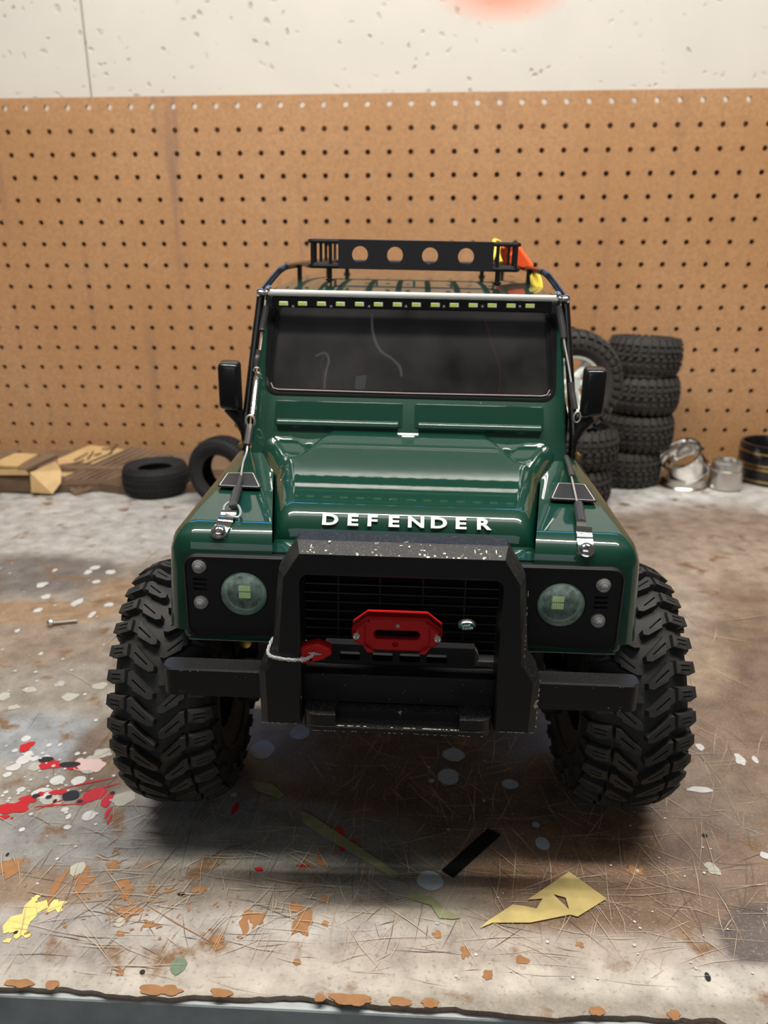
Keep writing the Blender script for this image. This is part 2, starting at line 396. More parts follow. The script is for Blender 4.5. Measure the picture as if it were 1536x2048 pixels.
fin('furring_strip', bm, M['wood_grey'], peg)
# workbench ------------------------------------------------------------
FY = -0.767
def bench_paint():
    nx, ny = 520, 260; X = np.linspace(-0.72, 1.0, nx); Y = np.linspace(FY, BY + th, ny)
    XX, YY = np.meshgrid(X, Y)
    d = np.stack([XX - CAM.x, YY - CAM.y, 0 * XX - CAM.z], -1)
    zc = d @ np.array(RF); PX = 768 + FPX * (d @ np.array(RX)) / zc; PY = 1024 + FPX * (d @ np.array(RD)) / zc
    def noise(sx, sy, seed):
        rr = np.random.default_rng(seed); g = rr.random((sy + 3, sx + 3)); u = np.linspace(0, sx, nx); v = np.linspace(0, sy, ny)
        iu = u.astype(int); iv = v.astype(int); fu = u - iu; fv = v - iv; fu = fu * fu * (3 - 2 * fu); fv = fv * fv * (3 - 2 * fv)
        a = g[np.ix_(iv, iu)]; b = g[np.ix_(iv, iu + 1)]; c = g[np.ix_(iv + 1, iu)]; e = g[np.ix_(iv + 1, iu + 1)]
        return (a * (1 - fu) + b * fu) * (1 - fv[:, None]) + (c * (1 - fu) + e * fu) * fv[:, None]
    n = sum(noise(14 * 2 ** k, 8 * 2 ** k, 10 + k) / 2 ** k for k in range(5)) / 1.94
    n2 = sum(noise(20 * 2 ** k, 10 * 2 ** k, 30 + k) / 2 ** k for k in range(5)) / 1.94
    grey = np.array([0.30, 0.30, 0.29]); 
    col = np.ones((ny, nx, 3)) * np.array([0.25, 0.225, 0.19])
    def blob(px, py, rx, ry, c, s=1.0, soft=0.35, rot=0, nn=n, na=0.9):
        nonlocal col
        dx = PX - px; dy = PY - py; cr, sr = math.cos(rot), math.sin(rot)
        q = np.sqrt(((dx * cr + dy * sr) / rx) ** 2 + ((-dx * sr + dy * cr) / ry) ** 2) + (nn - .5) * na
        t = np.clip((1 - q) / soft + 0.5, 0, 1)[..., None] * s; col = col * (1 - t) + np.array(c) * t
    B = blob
    brown = (0.13, 0.085, 0.05); truck_shade = (0.075, 0.055, 0.042); pale = (0.43, 0.42, 0.40); blue = (0.24, 0.26, 0.28); tan = (0.27, 0.17, 0.09); lilac = (0.36, 0.34, 0.33)
    B(150, 1030, 600, 75, pale, 0.95, 0.5); B(1400, 1000, 500, 30, (0.55, 0.54, 0.52), 0.95, 0.3, na=.3)
    B(1420, 1090, 300, 75, (0.27, 0.20, 0.155), 0.9, 0.6); B(60, 1150, 150, 36, (0.13, 0.12, 0.115), 0.85, 0.4); B(300, 1190, 150, 40, tan, 0.8, 0.5, nn=n2)
    B(100, 1225, 190, 26, tan, 0.8, 0.4, nn=n2); B(60, 1290, 220, 50, (0.21, 0.15, 0.105), 0.7, 0.6)
    B(150, 1360, 200, 40, (0.24, 0.215, 0.18), 0.6, 0.6, nn=n2); B(90, 1480, 170, 55, blue, 0.9, 0.4); B(220, 1510, 90, 70, brown, 0.85, 0.25, -0.7, nn=n2)
    B(1470, 1180, 220, 90, (0.34, 0.27, 0.21), 0.8, 0.7); B(1480, 1400, 130, 200, (0.15, 0.095, 0.06), 0.85, 0.5, nn=n2); B(1400, 1330, 60, 60, (0.36, 0.28, 0.2), 0.6, 0.6)
    B(820, 1540, 420, 140, truck_shade, 0.95, 0.4); B(1050, 1650, 380, 110, (0.085, 0.06, 0.043), 0.9, 0.4, nn=n2); B(1260, 1760, 330, 120, (0.15, 0.09, 0.055), 0.9, 0.5, nn=n2)  # dark browns below the truck hold its shadow, put into the bench colour
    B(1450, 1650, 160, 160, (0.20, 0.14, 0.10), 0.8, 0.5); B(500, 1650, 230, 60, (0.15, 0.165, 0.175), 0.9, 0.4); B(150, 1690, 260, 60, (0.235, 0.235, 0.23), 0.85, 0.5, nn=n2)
    B(680, 1720, 190, 90, (0.12, 0.13, 0.125), 0.8, 0.5, nn=n2); B(350, 1790, 400, 55, (0.19, 0.165, 0.14), 0.8, 0.6, nn=n2)
    B(80, 1780, 110, 40, (0.24, 0.15, 0.08), 0.6, 0.5); B(400, 1880, 600, 60, lilac, 0.85, 0.5); B(1000, 1920, 700, 50, (0.33, 0.29, 0.26), 0.85, 0.5, nn=n2)
    B(1510, 1870, 75, 60, (0.085, 0.065, 0.06), 0.9, 0.15, na=.5); B(100, 1900, 220, 50, (0.30, 0.27, 0.25), 0.6, 0.6); B(760, 1960, 900, 30, (0.42, 0.39, 0.35), 0.8, 0.6, nn=n2)
    B(1420, 1970, 300, 35, (0.44, 0.42, 0.38), 0.7, 0.6)  # pale worn paint, with the front-edge sheen put into its colour
    col *= (0.82 + 0.36 * n)[..., None]
    return X, Y, col
X, Y, colarr = bench_paint()
nx, ny = len(X), len(Y)
edge = np.cumsum(RNG.normal(0, 0.00045, nx)); edge -= np.linspace(edge[0], edge[-1], nx); edge = edge - np.convolve(edge, np.ones(60) / 60, 'same')
edge = edge + RNG.normal(0, .00022, nx) + .0005 * (RNG.random(nx) > .93)
edge += np.where((X > on_z(1440, 2010).x) & (X < on_z(1520, 2010).x), -0.0022, 0)
XX, YY = np.meshgrid(X, Y); ZZ = 0 * XX
YY[0] += edge * 0.9; ZZ[0] = -0.0002
verts = np.stack([XX, YY, ZZ], -1).reshape(-1, 3)
low = np.stack([X, YY[0] + 0.0002, np.full(nx, -0.0032)], -1)
idx = np.arange(nx * ny).reshape(ny, nx)
F = np.stack([idx[:-1, :-1], idx[:-1, 1:], idx[1:, 1:], idx[1:, :-1]], -1).reshape(-1, 4)
li = nx * ny + np.arange(nx)
F2 = np.stack([li[:-1], li[1:], idx[0, 1:], idx[0, :-1]], -1)
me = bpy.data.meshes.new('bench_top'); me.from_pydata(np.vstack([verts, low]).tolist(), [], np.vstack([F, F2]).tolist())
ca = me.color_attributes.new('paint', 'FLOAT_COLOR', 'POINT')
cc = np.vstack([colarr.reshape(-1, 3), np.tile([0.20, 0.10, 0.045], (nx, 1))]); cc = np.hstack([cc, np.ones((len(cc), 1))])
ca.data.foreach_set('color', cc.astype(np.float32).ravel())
def bench_material():
    m = mat('worn_bench_paint', (0.2, 0.2, 0.2), 0.45); nt = m.node_tree; b = nt.nodes['Principled BSDF']
    at = N(nt, 'ShaderNodeAttribute', attribute_name='paint'); g = N(nt, 'ShaderNodeNewGeometry'); P = g.outputs['Position']
    def nz(scale, det=6, mul=None, rough=0.6):
        n = N(nt, 'ShaderNodeTexNoise'); n.inputs['Scale'].default_value = scale; n.inputs['Detail'].default_value = det; n.inputs['Roughness'].default_value = rough
        if mul:
            v = N(nt, 'ShaderNodeVectorMath', operation='MULTIPLY'); v.inputs[1].default_value = mul; nt.links.new(P, v.inputs[0]); nt.links.new(v.outputs[0], n.inputs['Vector'])
        else: nt.links.new(P, n.inputs['Vector'])
        return n.outputs['Fac']
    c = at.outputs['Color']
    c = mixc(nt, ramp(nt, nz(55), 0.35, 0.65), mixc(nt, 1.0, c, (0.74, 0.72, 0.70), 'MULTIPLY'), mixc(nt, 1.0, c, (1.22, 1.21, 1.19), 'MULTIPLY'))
    c = mixc(nt, ramp(nt, nz(38, 8), 0.57, 0.66), c, (0.17, 0.095, 0.045))
    f1 = N(nt, 'ShaderNodeMath', operation='MULTIPLY'); nt.links.new(ramp(nt, nz(700, 3), 0.55, 0.72), f1.inputs[0]); f1.inputs[1].default_value = 0.35
    c = mixc(nt, f1.outputs[0], c, (0.45, 0.42, 0.36))
    f1 = N(nt, 'ShaderNodeMath', operation='MULTIPLY'); nt.links.new(ramp(nt, nz(420, 4), 0.56, 0.70), f1.inputs[0]); f1.inputs[1].default_value = 0.45
    c = mixc(nt, f1.outputs[0], c, (0.06, 0.05, 0.045))
    nt.links.new(c, b.inputs['Base Color'])
    nt.links.new(ramp(nt, nz(30), 0.3, 0.7, (0.32, 0.32, 0.32, 1), (0.6, 0.6, 0.6, 1)), b.inputs['Roughness'])
    bp = N(nt, 'ShaderNodeBump'); bp.inputs['Strength'].default_value = 0.35; bp.inputs['Distance'].default_value = 0.0006
    nt.links.new(nz(650, 5), bp.inputs['Height']); nt.links.new(bp.outputs['Normal'], b.inputs['Normal'])
    return m
M['bench'] = bench_material()
M['benchgrey'] = mat('grey_bench_paint', (0.29, 0.325, 0.33), 0.5, noise=0.45, nscale=70, bump=0.3)
bench = bpy.data.objects.new('workbench', None); COL.objects.link(bench)
tag(bench, 'old workbench with a scuffed paint-spattered top and grey painted front edge', 'workbench')
link('bench_top', me, M['bench'], bench)
bm = bmesh.new(); box(bm, -0.72, 1.0, FY + 0.003, BY + th, -0.0332, -0.0034); box(bm, -0.72, 1.0, FY - 0.0012, FY + 0.003, -0.09, -0.0034, 0.0012, 2)
box(bm, -0.72, 1.0, FY - 0.004, FY + 0.02, -0.11, -0.026, 0.001, 2)
fin('front_rail', bm, M['benchgrey'], bench)
for lx in (-0.68, 0.92):
    for ly in (FY + 0.03, -0.03):
        bm = bmesh.new(); box(bm, lx, lx + 0.06, ly, ly + 0.06, -0.9, -0.033, 0.003, 2); fin('leg', bm, M['benchgrey'], bench)

# chipped brown edge flakes, scratches and paint drops: joined, nobody could count them
def stuff_mesh(name, polys, m, label=None, cols=None):
    vs = []; fs = []
    for q_, P in enumerate(polys):
        P = [(a, b, c + q_ * 1.5e-6) for a, b, c in P]; k = len(vs); vs += P; fs.append(list(range(k, k + len(P))))
    me = bpy.data.meshes.new(name); me.from_pydata(vs, [], fs); o = link(name, me, m, bench); o['kind'] = 'stuff'
    if label: o['label'] = label
    return o
def blobpoly(c, rx, ry, n=14, jag=0.15, z=0.0002, rot=0.0):
    out = []; n = max(n, 20) if jag < .45 and n > 8 else n
    hs = [(random.uniform(0, 1) * jag * .75 / (q ** .6), q, random.uniform(0, 6.28)) for q in (2, 3, 4, 5, 7)]
    for k in range(n):
        a = 2 * PI * k / n; r = 1 + sum(h * math.sin(q * a + p) for h, q, p in hs) + random.uniform(-jag, jag) * (.12 if jag < .45 else .6)
        x, y = math.cos(a) * rx * r, math.sin(a) * ry * r
        out.append((c[0] + x * math.cos(rot) - y * math.sin(rot), c[1] + x * math.sin(rot) + y * math.cos(rot), z))
    return out
def pxs(px, py): return (ray(px, py).dot(RF)) and ((on_z(px + 1, py) - on_z(px, py)).length)
def polysfrom(lst, z, jag):
    out = []
    for px, py, rx, *rest in lst:
        c = on_z(px, py); s = pxs(px, py); fy = 1 / max(0.2, math.sin(math.atan2(CAM.z, (c - CAM).xy.length)))
        ry = rest[0] if rest else rx * 0.6
        out.append(blobpoly(c, rx * s, ry * s * fy, jag=jag, z=z))
    return out
def scratch(p, ang, L, wd, z=0.00012):
    d = Vector((math.cos(ang), math.sin(ang))); n = Vector((-d.y, d.x)) * wd; bend = random.uniform(-.04, .04) * L
    a = Vector(p); mid = a + d * L / 2 + n.normalized() * bend; b = a + d * L
    return [(a.x, a.y, z), (mid.x - n.x, mid.y - n.y, z), (b.x, b.y, z), (mid.x + n.x, mid.y + n.y, z)]
def bench_pt(px0, px1, py0, py1): 
    c = on_z(random.uniform(px0, px1), random.uniform(py0, py1)); return (c.x, c.y)
M['scr_light'] = mat('light_scratch', (0.42, 0.34, 0.25), 0.6); M['scr_dark'] = mat('dark_scratch', (0.11, 0.08, 0.06), 0.7)
M['scr_orange'] = mat('bare_hardboard', (0.27, 0.125, 0.045), 0.6, noise=0.35, nscale=200)
L = []
for i in range(420):
    p = bench_pt(650, 1536, 1480, 1960); L.append(scratch(p, random.choice((random.gauss(0.05, .15), random.gauss(1.25, .25), random.gauss(2.2, .3), random.uniform(0, PI))), random.uniform(.008, .05), random.uniform(.00008, .0002)))
for i in range(230):
    p = bench_pt(0, 700, 1640, 1960); L.append(scratch(p, random.choice((random.gauss(0.0, .15), random.gauss(1.3, .2), random.uniform(0, PI))), random.uniform(.006, .04), random.uniform(.00008, .0002)))
for i in range(60):
    p = bench_pt(0, 1536, 1100, 1500); L.append(scratch(p, random.uniform(0, PI), random.uniform(.02, .07), random.uniform(.0002, .0004)))
stuff_mesh('light_scratches', L, M['scr_light'])
L = []
for i in range(200):
    p = bench_pt(0, 1536, 1450, 1920); L.append(scratch(p, random.choice((random.gauss(0.0, .2), random.gauss(1.4, .3), random.uniform(0, PI))), random.uniform(.006, .045), random.uniform(.00008, .00022), .00015))
stuff_mesh('dark_scratches', L, M['scr_dark'])
L = polysfrom([(650, 1848, 8), (643, 1725, 10), (250, 1790, 14), (650, 1800, 9), (240, 1945, 9), (435, 1895, 10), (240, 1868, 8), (515, 1840, 18, 14), (490, 1845, 12, 20), (605, 1845, 20, 22), (590, 1815, 14, 8), (1270, 1742, 18, 8), (20, 1735, 22, 16), (168, 1762, 14, 24), (112, 1775, 9, 30),
    (930, 1905, 9, 10), (1045, 1920, 11, 8), (1160, 1890, 8), (435, 1880, 14, 6), (875, 1870, 10), (225, 1730, 12), (248, 1770, 16, 10), (260, 1825, 22, 9), (300, 1850, 14, 6), (400, 1780, 14, 7), (975, 1950, 12, 8), (595, 1925, 9, 6)], .00022, .5)
for px, w_ in ((28, 26), (95, 14), (300, 30), (335, 26), (440, 20), (640, 10), (690, 34), (720, 26), (800, 22), (860, 16), (1190, 14), (1340, 12)):
    c = on_z(px, 1985 + 22 * px / 1536 + 3); s = pxs(px, 2000); L.append(blobpoly((c.x, FY + 0.0016), w_ * s, 0.0022, jag=.4, z=.0003))
for i in range(70):
    c = on_z(random.gauss(300, 130), random.gauss(1800, 50)); L.append(blobpoly(c, random.uniform(.0003, .001), random.uniform(.0004, .0016), n=7, jag=.5, z=.0002, rot=random.uniform(0, 3)))
stuff_mesh('bare_hardboard_chips', L, M['scr_orange'])
for cx, cy in ((250, 1840), (240, 1945), (655, 1560), (435, 1890)): pass
L = []
for cx, cy, n_ in ((245, 1840, 26), (315, 1790, 14), (241, 1945, 5), (220, 1720, 12), (640, 1730, 8)):
    for k in range(n_):
        c = on_z(cx + random.gauss(0, 18), cy + random.gauss(0, 14)); L.append(scratch((c.x, c.y), random.uniform(0, PI), random.uniform(.004, .012), .00028, .00026))
for p in ((on_z(275, 1800), on_z(440, 1895)),): 
    d = p[1] - p[0]; L.append(scratch((p[0].x, p[0].y), math.atan2(d.y, d.x), d.length, .0003, .00026))
stuff_mesh('orange_scratches', L, M['scr_orange'])
M['splat_white'] = mat('white_paint_drops', (0.50, 0.50, 0.48), 0.5, noise=.2, nscale=200); M['splat_red'] = mat('red_paint', (0.42, 0.012, 0.014), 0.35)
M['splat_pale'] = mat('pale_paint', (0.38, 0.37, 0.31), 0.5, noise=.2); M['splat_blue'] = mat('pale_blue_paint', (0.29, 0.34, 0.38), 0.5, noise=.15)
M['splat_black'] = mat('black_paint', (0.012, 0.012, 0.013), 0.4)
L = polysfrom([(52, 1478, 9), (30, 1535, 11), (70, 1518, 8), (92, 1515, 7), (48, 1520, 14), (155, 1508, 5), (115, 1561, 14), (157, 1562, 14), (22, 1537, 10, 4), (85, 1587, 22, 9), (15, 1550, 8), (178, 1632, 13, 9), (44, 1660, 6), (135, 1655, 8, 4), (62, 1629, 4), (130, 1620, 8, 4), (137, 1634, 5, 5), (75, 1738 + 30, 3), (192, 1441, 4),
   (57, 1508, 8), (42, 1580, 8), (20, 1610, 9, 4), (98, 1491, 5, 3), (120, 1490, 4, 3), (30, 1502, 6, 3), (12, 1585, 5), (45, 1600, 6, 3)], .0003, .12)
L += polysfrom([(190, 1136, 10, 4), (176, 1145, 8, 4), (220, 1144, 9, 3), (84, 1170, 10, 5), (92, 1194, 10, 4), (193, 1164, 9, 3), (76, 1221, 9, 4), (155, 1205, 9, 7), (218, 1210, 9, 4), (184, 1230, 6, 6), (35, 1262, 5, 3), (222, 1145, 9, 4), (110, 1141, 4, 3), (82, 1308, 4, 3),
   (1480, 1520, 10, 10), (1510, 1520, 6, 6), (1400, 1495, 8, 6), (1400, 1580, 22, 6), (1530, 1712, 10, 6), (952, 1910, 4), (400, 1270, 6, 4)], .0003, .3)
for i in range(60):
    c = on_z(random.gauss(90, 70), random.gauss(1560, 50)); r = random.uniform(.0004, .0012); L.append(blobpoly(c, r, r, n=7, z=.0003))
for i in range(50):
    c = on_z(random.uniform(0, 330), random.uniform(1120, 1420)); r = random.uniform(.0005, .0014); L.append(blobpoly(c, r, r, n=7, z=.0003))
for i in range(40):
    c = on_z(random.uniform(850, 1536), random.uniform(1450, 1980)); r = random.uniform(.0003, .0008); L.append(blobpoly(c, r, r, n=7, z=.0003))
stuff_mesh('white_paint_drops', L, M['splat_white'])
L = polysfrom([(7, 1393, 13, 7), (140, 1394, 16, 7), (60, 1380, 16, 4), (200, 1372, 16, 6), (120, 1368, 10, 5), (248, 1597, 24, 12), (176, 1530, 26, 14), (205, 1507, 18, 9), (28, 1415, 12, 4), (155, 1738, 14, 12), (1275, 1742, 4), (1425, 1738, 14, 10), (100, 1600, 20, 8), (70, 1534, 12, 8), (240, 1835 + 10, 10, 8), (115, 1610, 10, 4)], .00025, .35)
stuff_mesh('pale_paint_patches', L, M['splat_pale'])
L = polysfrom([(53, 1494, 14, 8), (25, 1617, 30, 11), (55, 1600, 18, 6), (190, 1590, 22, 11), (215, 1600, 10, 14), (165, 1603, 14, 6), (216, 1625, 4, 10), (219, 1640, 3, 8), (120, 1585, 20, 5), (24, 1637, 3), (8, 1635, 10, 4), (80, 1590, 8, 5), (470, 1618, 6, 10), (677, 1673, 12, 14), (685, 1695, 6, 9), (700, 1690, 10, 8),
   (518, 1739, 10, 3), (605, 1732, 12, 2), (100, 1530, 22, 8), (150, 1534, 20, 6), (250, 1800, 2)], .00035, .4)
for a, b, wd in (((0, 1622), (110, 1578), .0012), ((60, 1615), (160, 1608), .0008), ((110, 1582), (240, 1555), .0008), ((160, 1585), (245, 1566), .0008), ((150, 1590), (60, 1625), .0005)):
    A_, B_ = on_z(*a), on_z(*b); d = B_ - A_; L.append(scratch((A_.x, A_.y), math.atan2(d.y, d.x), d.length, wd, .00035))
stuff_mesh('red_paint_splashes', L, M['splat_red'])
L = polysfrom([(198, 1532, 18, 7), (180, 1525, 10, 6)], .0003, .3)
stuff_mesh('pink_paint_patch', polysfrom([(178, 1530, 24, 11), (195, 1534, 14, 10), (160, 1523, 10, 5)], .0004, .3), mat('pink_paint', (0.55, 0.40, 0.38), 0.5))
stuff_mesh('pale_blue_paint_spots', polysfrom([(907, 1510, 22, 13), (897, 1554, 22, 15), (863, 1562, 6, 4), (1020, 1569, 17, 9), (860, 1762, 26, 18), (1072, 1650, 7, 6), (525, 1500, 24, 17), (600, 1465, 20, 14), (468, 1590, 7, 4), (1085, 1688, 14, 12), (875, 1846, 5, 4), (968, 1602, 3, 3)], .0003, .12), M['splat_blue'])
stuff_mesh('black_paint_drops', polysfrom([(142, 1592, 17, 9), (72, 1593, 8, 4), (98, 1595, 6, 4), (92, 1520, 16, 5), (140, 1530, 22, 5), (110, 1603, 4, 3), (32, 1866, 4, 3), (285, 1945, 5, 4), (363, 1789, 8, 3), (1409, 1672, 6, 3), (225, 1587, 5, 3), (15, 1710, 3, 3), (1415, 1955, 6, 7), (160, 1604, 6, 3)], .00045, .15), M['splat_black'])
M['splat_yellow'] = mat('dried_yellow_paint', (0.72, 0.55, 0.17), 0.5, noise=.3, nscale=300)
stuff_mesh('dried_yellow_paint', polysfrom([(50, 1835, 26, 26), (38, 1850, 14, 18), (62, 1830, 10, 20), (112, 1815, 14, 10), (72, 1797, 9, 6), (45, 1868, 14, 7), (15, 1882, 8, 3), (125, 1808, 10, 4)], .0003, .6), M['splat_yellow'])
stuff_mesh('green_paint_ring', polysfrom([(357, 1932, 16, 15)], .0003, .12), mat('green_stain', (0.12, 0.17, 0.11), 0.6, noise=.4, nscale=400))

# tape scraps: things of their own lying on the bench
def flat_scrap(name, pts, z0, thick, m, label, cat, group=None, holes=()):
    bm = bmesh.new(); P = [tuple(on_z(*p).xy) for p in pts]; H = [[tuple(on_z(*p).xy) for p in h] for h in holes]
    extr(bm, P, H, z0, z0 + thick); o = fin(name, bm, m); tag(o, label, cat, group); return o
M['masking'] = mat('yellowed_masking_tape', (0.47, 0.37, 0.14), 0.55, noise=0.55, nscale=70, bump=.5)
M['masking_old'] = mat('grimy_masking_tape', (0.20, 0.21, 0.11), 0.6, noise=0.4, nscale=120)
flat_scrap('black_tape_strip', [(976, 1659), (1001, 1672), (907, 1757), (884, 1742)], .0003, .0006, M['gloss'], 'short strip of black tape on the bench in front of the truck', 'tape')
flat_scrap('masking_tape_scrap', [(960, 1859), (975, 1845), (1025, 1812), (1050, 1815), (1073, 1820), (1085, 1800), (1055, 1802), (1138, 1746), (1213, 1800), (1155, 1836), (1140, 1832), (1060, 1848), (985, 1848)], .0006, .0003, M['masking'], 'torn yellow masking tape diamond near the front edge of the bench', 'tape', holes=[[(1106, 1791), (1131, 1798), (1138, 1822)]])
flat_scrap('masking_tape_strip', [(600, 1622), (618, 1628), (800, 1750), (788, 1758), (640, 1668), (606, 1645)], .0003, .0003, M['masking_old'], 'long grimy greenish masking tape strip running diagonally before the left tyre', 'tape')
flat_scrap('masking_tape_strip', [(812, 1784), (865, 1795), (885, 1815), (922, 1838), (905, 1840), (878, 1838), (862, 1812), (815, 1798)], .0003, .0003, M['masking_old'], 'short curled greenish tape strip between the long strip and the yellow tape diamond', 'tape')
flat_scrap('masking_tape_strip', [(500, 1562), (528, 1566), (545, 1570), (568, 1590), (560, 1598), (540, 1590), (515, 1582)], .0003, .0003, M['masking_old'], 'crumpled tape scrap with lifted corners beside the left front tyre', 'tape')

# ------------------------------------------------------------------ tyres
def tyre_profile(R, W, H, bead):
    R0 = R - H; h = W / 2
    P = [(0, R0), (h * .45, R0 - .0005 * R / .065), (h * .75, R0 - .0022 * R / .065), (h * .93, R0 - .0055 * R / .065), (h * .99, R0 - .010 * R / .065), (h * 1.0, R0 - .017 * R / .065), (h * .92, bead + .006), (h * .80, bead + .001), (h * .78, bead)]
    return P
def tread_map(R, W, H, bead):
    P = tyre_profile(R, W, H, bead); S = [0]
    for i in range(1, len(P)): S.append(S[-1] + math.hypot(P[i][0] - P[i - 1][0], P[i][1] - P[i - 1][1]))
    ns = []
    for i in range(len(P)):
        a = P[max(i - 1, 0)]; b = P[min(i + 1, len(P) - 1)]; dx, dy = b[0] - a[0], b[1] - a[1]; l = math.hypot(dx, dy); ns.append((-dy / l, dx / l) if i else (0, 1))
    def f(s, v, h):
        sg = 1 if s >= 0 else -1; q = min(abs(s), S[-1] - 1e-6); i = max(j for j in range(len(S) - 1) if S[j] <= q); t = (q - S[i]) / (S[i + 1] - S[i])
        u = P[i][0] + (P[i + 1][0] - P[i][0]) * t; r = P[i][1] + (P[i + 1][1] - P[i][1]) * t
        nx_ = ns[i][0] + (ns[i + 1][0] - ns[i][0]) * t; ny_ = ns[i][1] + (ns[i + 1][1] - ns[i][1]) * t
        u -= nx_ * 0; u += -ns[i][0] * 0
        # outward normal of the profile: (+u side, +r)
        ou, orr = abs(nx_), ny_
        u2 = u + ou * h; r2 = r + orr * h; a = v / R
        return Vector((sg * u2, -r2 * math.sin(a), r2 * math.cos(a)))
    return f, S[-1]
def slot(p, q, w_):
    p = Vector(p); q = Vector(q); d = (q - p).normalized(); n = Vector((-d.y, d.x)) * w_ / 2
    return [tuple(p + n), tuple(q + n), tuple(q - n), tuple(p - n)]
def lug(bm, f, poly, slots, H, sign, vofs, shrink=0.10, base=-0.0003):
    loops = [poly] + slots; es = []; rings = []
    c = Vector((sum(p[0] for p in poly) / len(poly), sum(p[1] for p in poly) / len(poly)))
    top0 = [tuple(c + (Vector(p) - c) * (1 - shrink * .5)) for p in poly]; base0 = [tuple(c + (Vector(p) - c) * (1 + shrink * .5)) for p in poly]
    for k, lp in enumerate([top0] + slots):
        vs = [bm.verts.new(f(sign * s, v + vofs, H)) for s, v in lp]; rings.append(vs)
        for i in range(len(vs)): es.append(bm.edges.new((vs[i - 1], vs[i])))
    bmesh.ops.triangle_fill(bm, edges=es, use_beauty=True, use_dissolve=False)
    b = [bm.verts.new(f(sign * s, v + vofs, base)) for s, v in base0]; t = rings[0]
    for i in range(len(t)): bm.faces.new((t[i - 1], t[i], b[i], b[i - 1]))
    for k, lp in enumerate(slots):
        b = [bm.verts.new(f(sign * s, v + vofs, H - 0.0016)) for s, v in lp]; t = rings[k + 1]
        for i in range(len(t)): bm.faces.new((t[i - 1], t[i], b[i], b[i - 1]))
        bm.faces.new(b)
def mud_tyre_meshes(R=0.065, W=0.048, H=0.0042, bead=0.028, n=32, slots=True):
    f, S = tread_map(R, W, H, bead); pit = 2 * PI * R / n
    bm = bmesh.new(); k = W / 0.044
    sh = [(.0128, .0004), (.0212, .0000), (.0218, .0050), (.0180, .0066), (.0128, .0058)]
    sh = [(a * k, b) for a, b in sh]
    sd = [(.0222 * k, .0002), (.0300 * k, .0008), (.0300 * k, .0048), (.0224 * k, .0056)]
    sd2 = [(.0222 * k, .0002), (.0262 * k, .0008), (.0262 * k, .0048), (.0224 * k, .0056)]
    inn = [(.0118, .0008), (.0120, .0062), (.0098, .0076), (.0096, .0088), (.0030, .0124), (.0008, .0122), (.0008, .0100), (.0040, .0070), (.0080, .0030), (.0098, .0010)]
    inn = [(a * k, b) for a, b in inn]
    g_ = 1.17; sh, sd, sd2, inn = [[(a, b * g_) for a, b in q_] for q_ in (sh, sd, sd2, inn)]
    ssh = [slot((.0148 * k, .0028), (.0190 * k, .0026), .0006), slot((.0148 * k, .0050), (.0190 * k, .0049), .0006)] if slots else []
    sin_ = [slot((.0098 * k, .0052), (.0040 * k, .0110), .0007)] if slots else []
    for i in range(n):
        for sg in (-1, 1):
            vo = i * pit + (pit * .5 if sg > 0 else 0)
            lug(bm, f, sh, ssh, H, sg, vo); lug(bm, f, sd if i % 2 else sd2, [], H * .55, sg, vo, .04); lug(bm, f, inn, sin_, H, sg, vo)
    bmesh.ops.recalc_face_normals(bm, faces=bm.faces)
    tread = bpy.data.meshes.new('tread_lugs'); bm.to_mesh(tread); bm.free()
    bm = bmesh.new(); P = tyre_profile(R, W, H, bead)
    full = [(-u, r) for u, r in P[::-1]] + P[1:]; 
    inner = [(u * .97, r - 0.002) for u, r in full[::-1]]; inner = [(u, max(r, bead - .0015)) for u, r in inner]
    T = Matrix.Rotation(PI / 2, 4, 'Y')
    lathe(bm, [(r, u) for u, r in full + inner], 96, T, closed=True)
    # moulded ring on the sidewall
    for sg in (-1, 1):
        rr = bead + 0.010; u0 = W / 2 * .955
        lathe(bm, [(rr - .0008, sg * u0), (rr - .0006, sg * (u0 + .0012)), (rr + .0006, sg * (u0 + .0014)), (rr + .0008, sg * u0)], 64, T)
    bmesh.ops.recalc_face_normals(bm, faces=bm.faces)
    car = bpy.data.meshes.new('tyre'); bm.to_mesh(car); bm.free()
    for p in car.polygons: p.use_smooth = True
    return car, tread
def at_tyre_meshes(R, W, bead, n=44, H=0.0022):
    f, S = tread_map(R, W, H, bead); pit = 2 * PI * R / n; bm = bmesh.new(); k = W / 2
    A_ = [(k * .62, .0), (k * .98, .0), (k * .98, pit * .62), (k * .62, pit * .62)]; B_ = [(k * .30, pit * .2), (k * .52, .0), (k * .52, pit * .55), (k * .30, pit * .75)]; C_ = [(k * .03, .0), (k * .20, pit * .2), (k * .20, pit * .75), (k * .03, pit * .55)]
    D_ = [(k * 1.04, 0), (k * 1.28, 0), (k * 1.28, pit * .5), (k * 1.04, pit * .6)]
    for i in range(n):
        for sg in (-1, 1):
            vo = i * pit + (pit * .5 if sg > 0 else 0)
            for P in (A_, B_, C_): lug(bm, f, P, [], H, sg, vo)
            lug(bm, f, D_, [], H * .6, sg, vo)
    bmesh.ops.recalc_face_normals(bm, faces=bm.faces)
    tread = bpy.data.meshes.new('tread_blocks'); bm.to_mesh(tread); bm.free()
    bm = bmesh.new(); P = tyre_profile(R, W, H, bead); full = [(-u, r) for u, r in P[::-1]] + P[1:]
    inner = [(u * .9, max(r - .003, bead - .001)) for u, r in full[::-1]]
    lathe(bm, [(r, u) for u, r in full + inner], 80, Matrix.Rotation(PI / 2, 4, 'Y'), closed=True)
    bmesh.ops.recalc_face_normals(bm, faces=bm.faces)
    car = bpy.data.meshes.new('tyre'); bm.to_mesh(car); bm.free()
    for p in car.polygons: p.use_smooth = True
    return car, tread

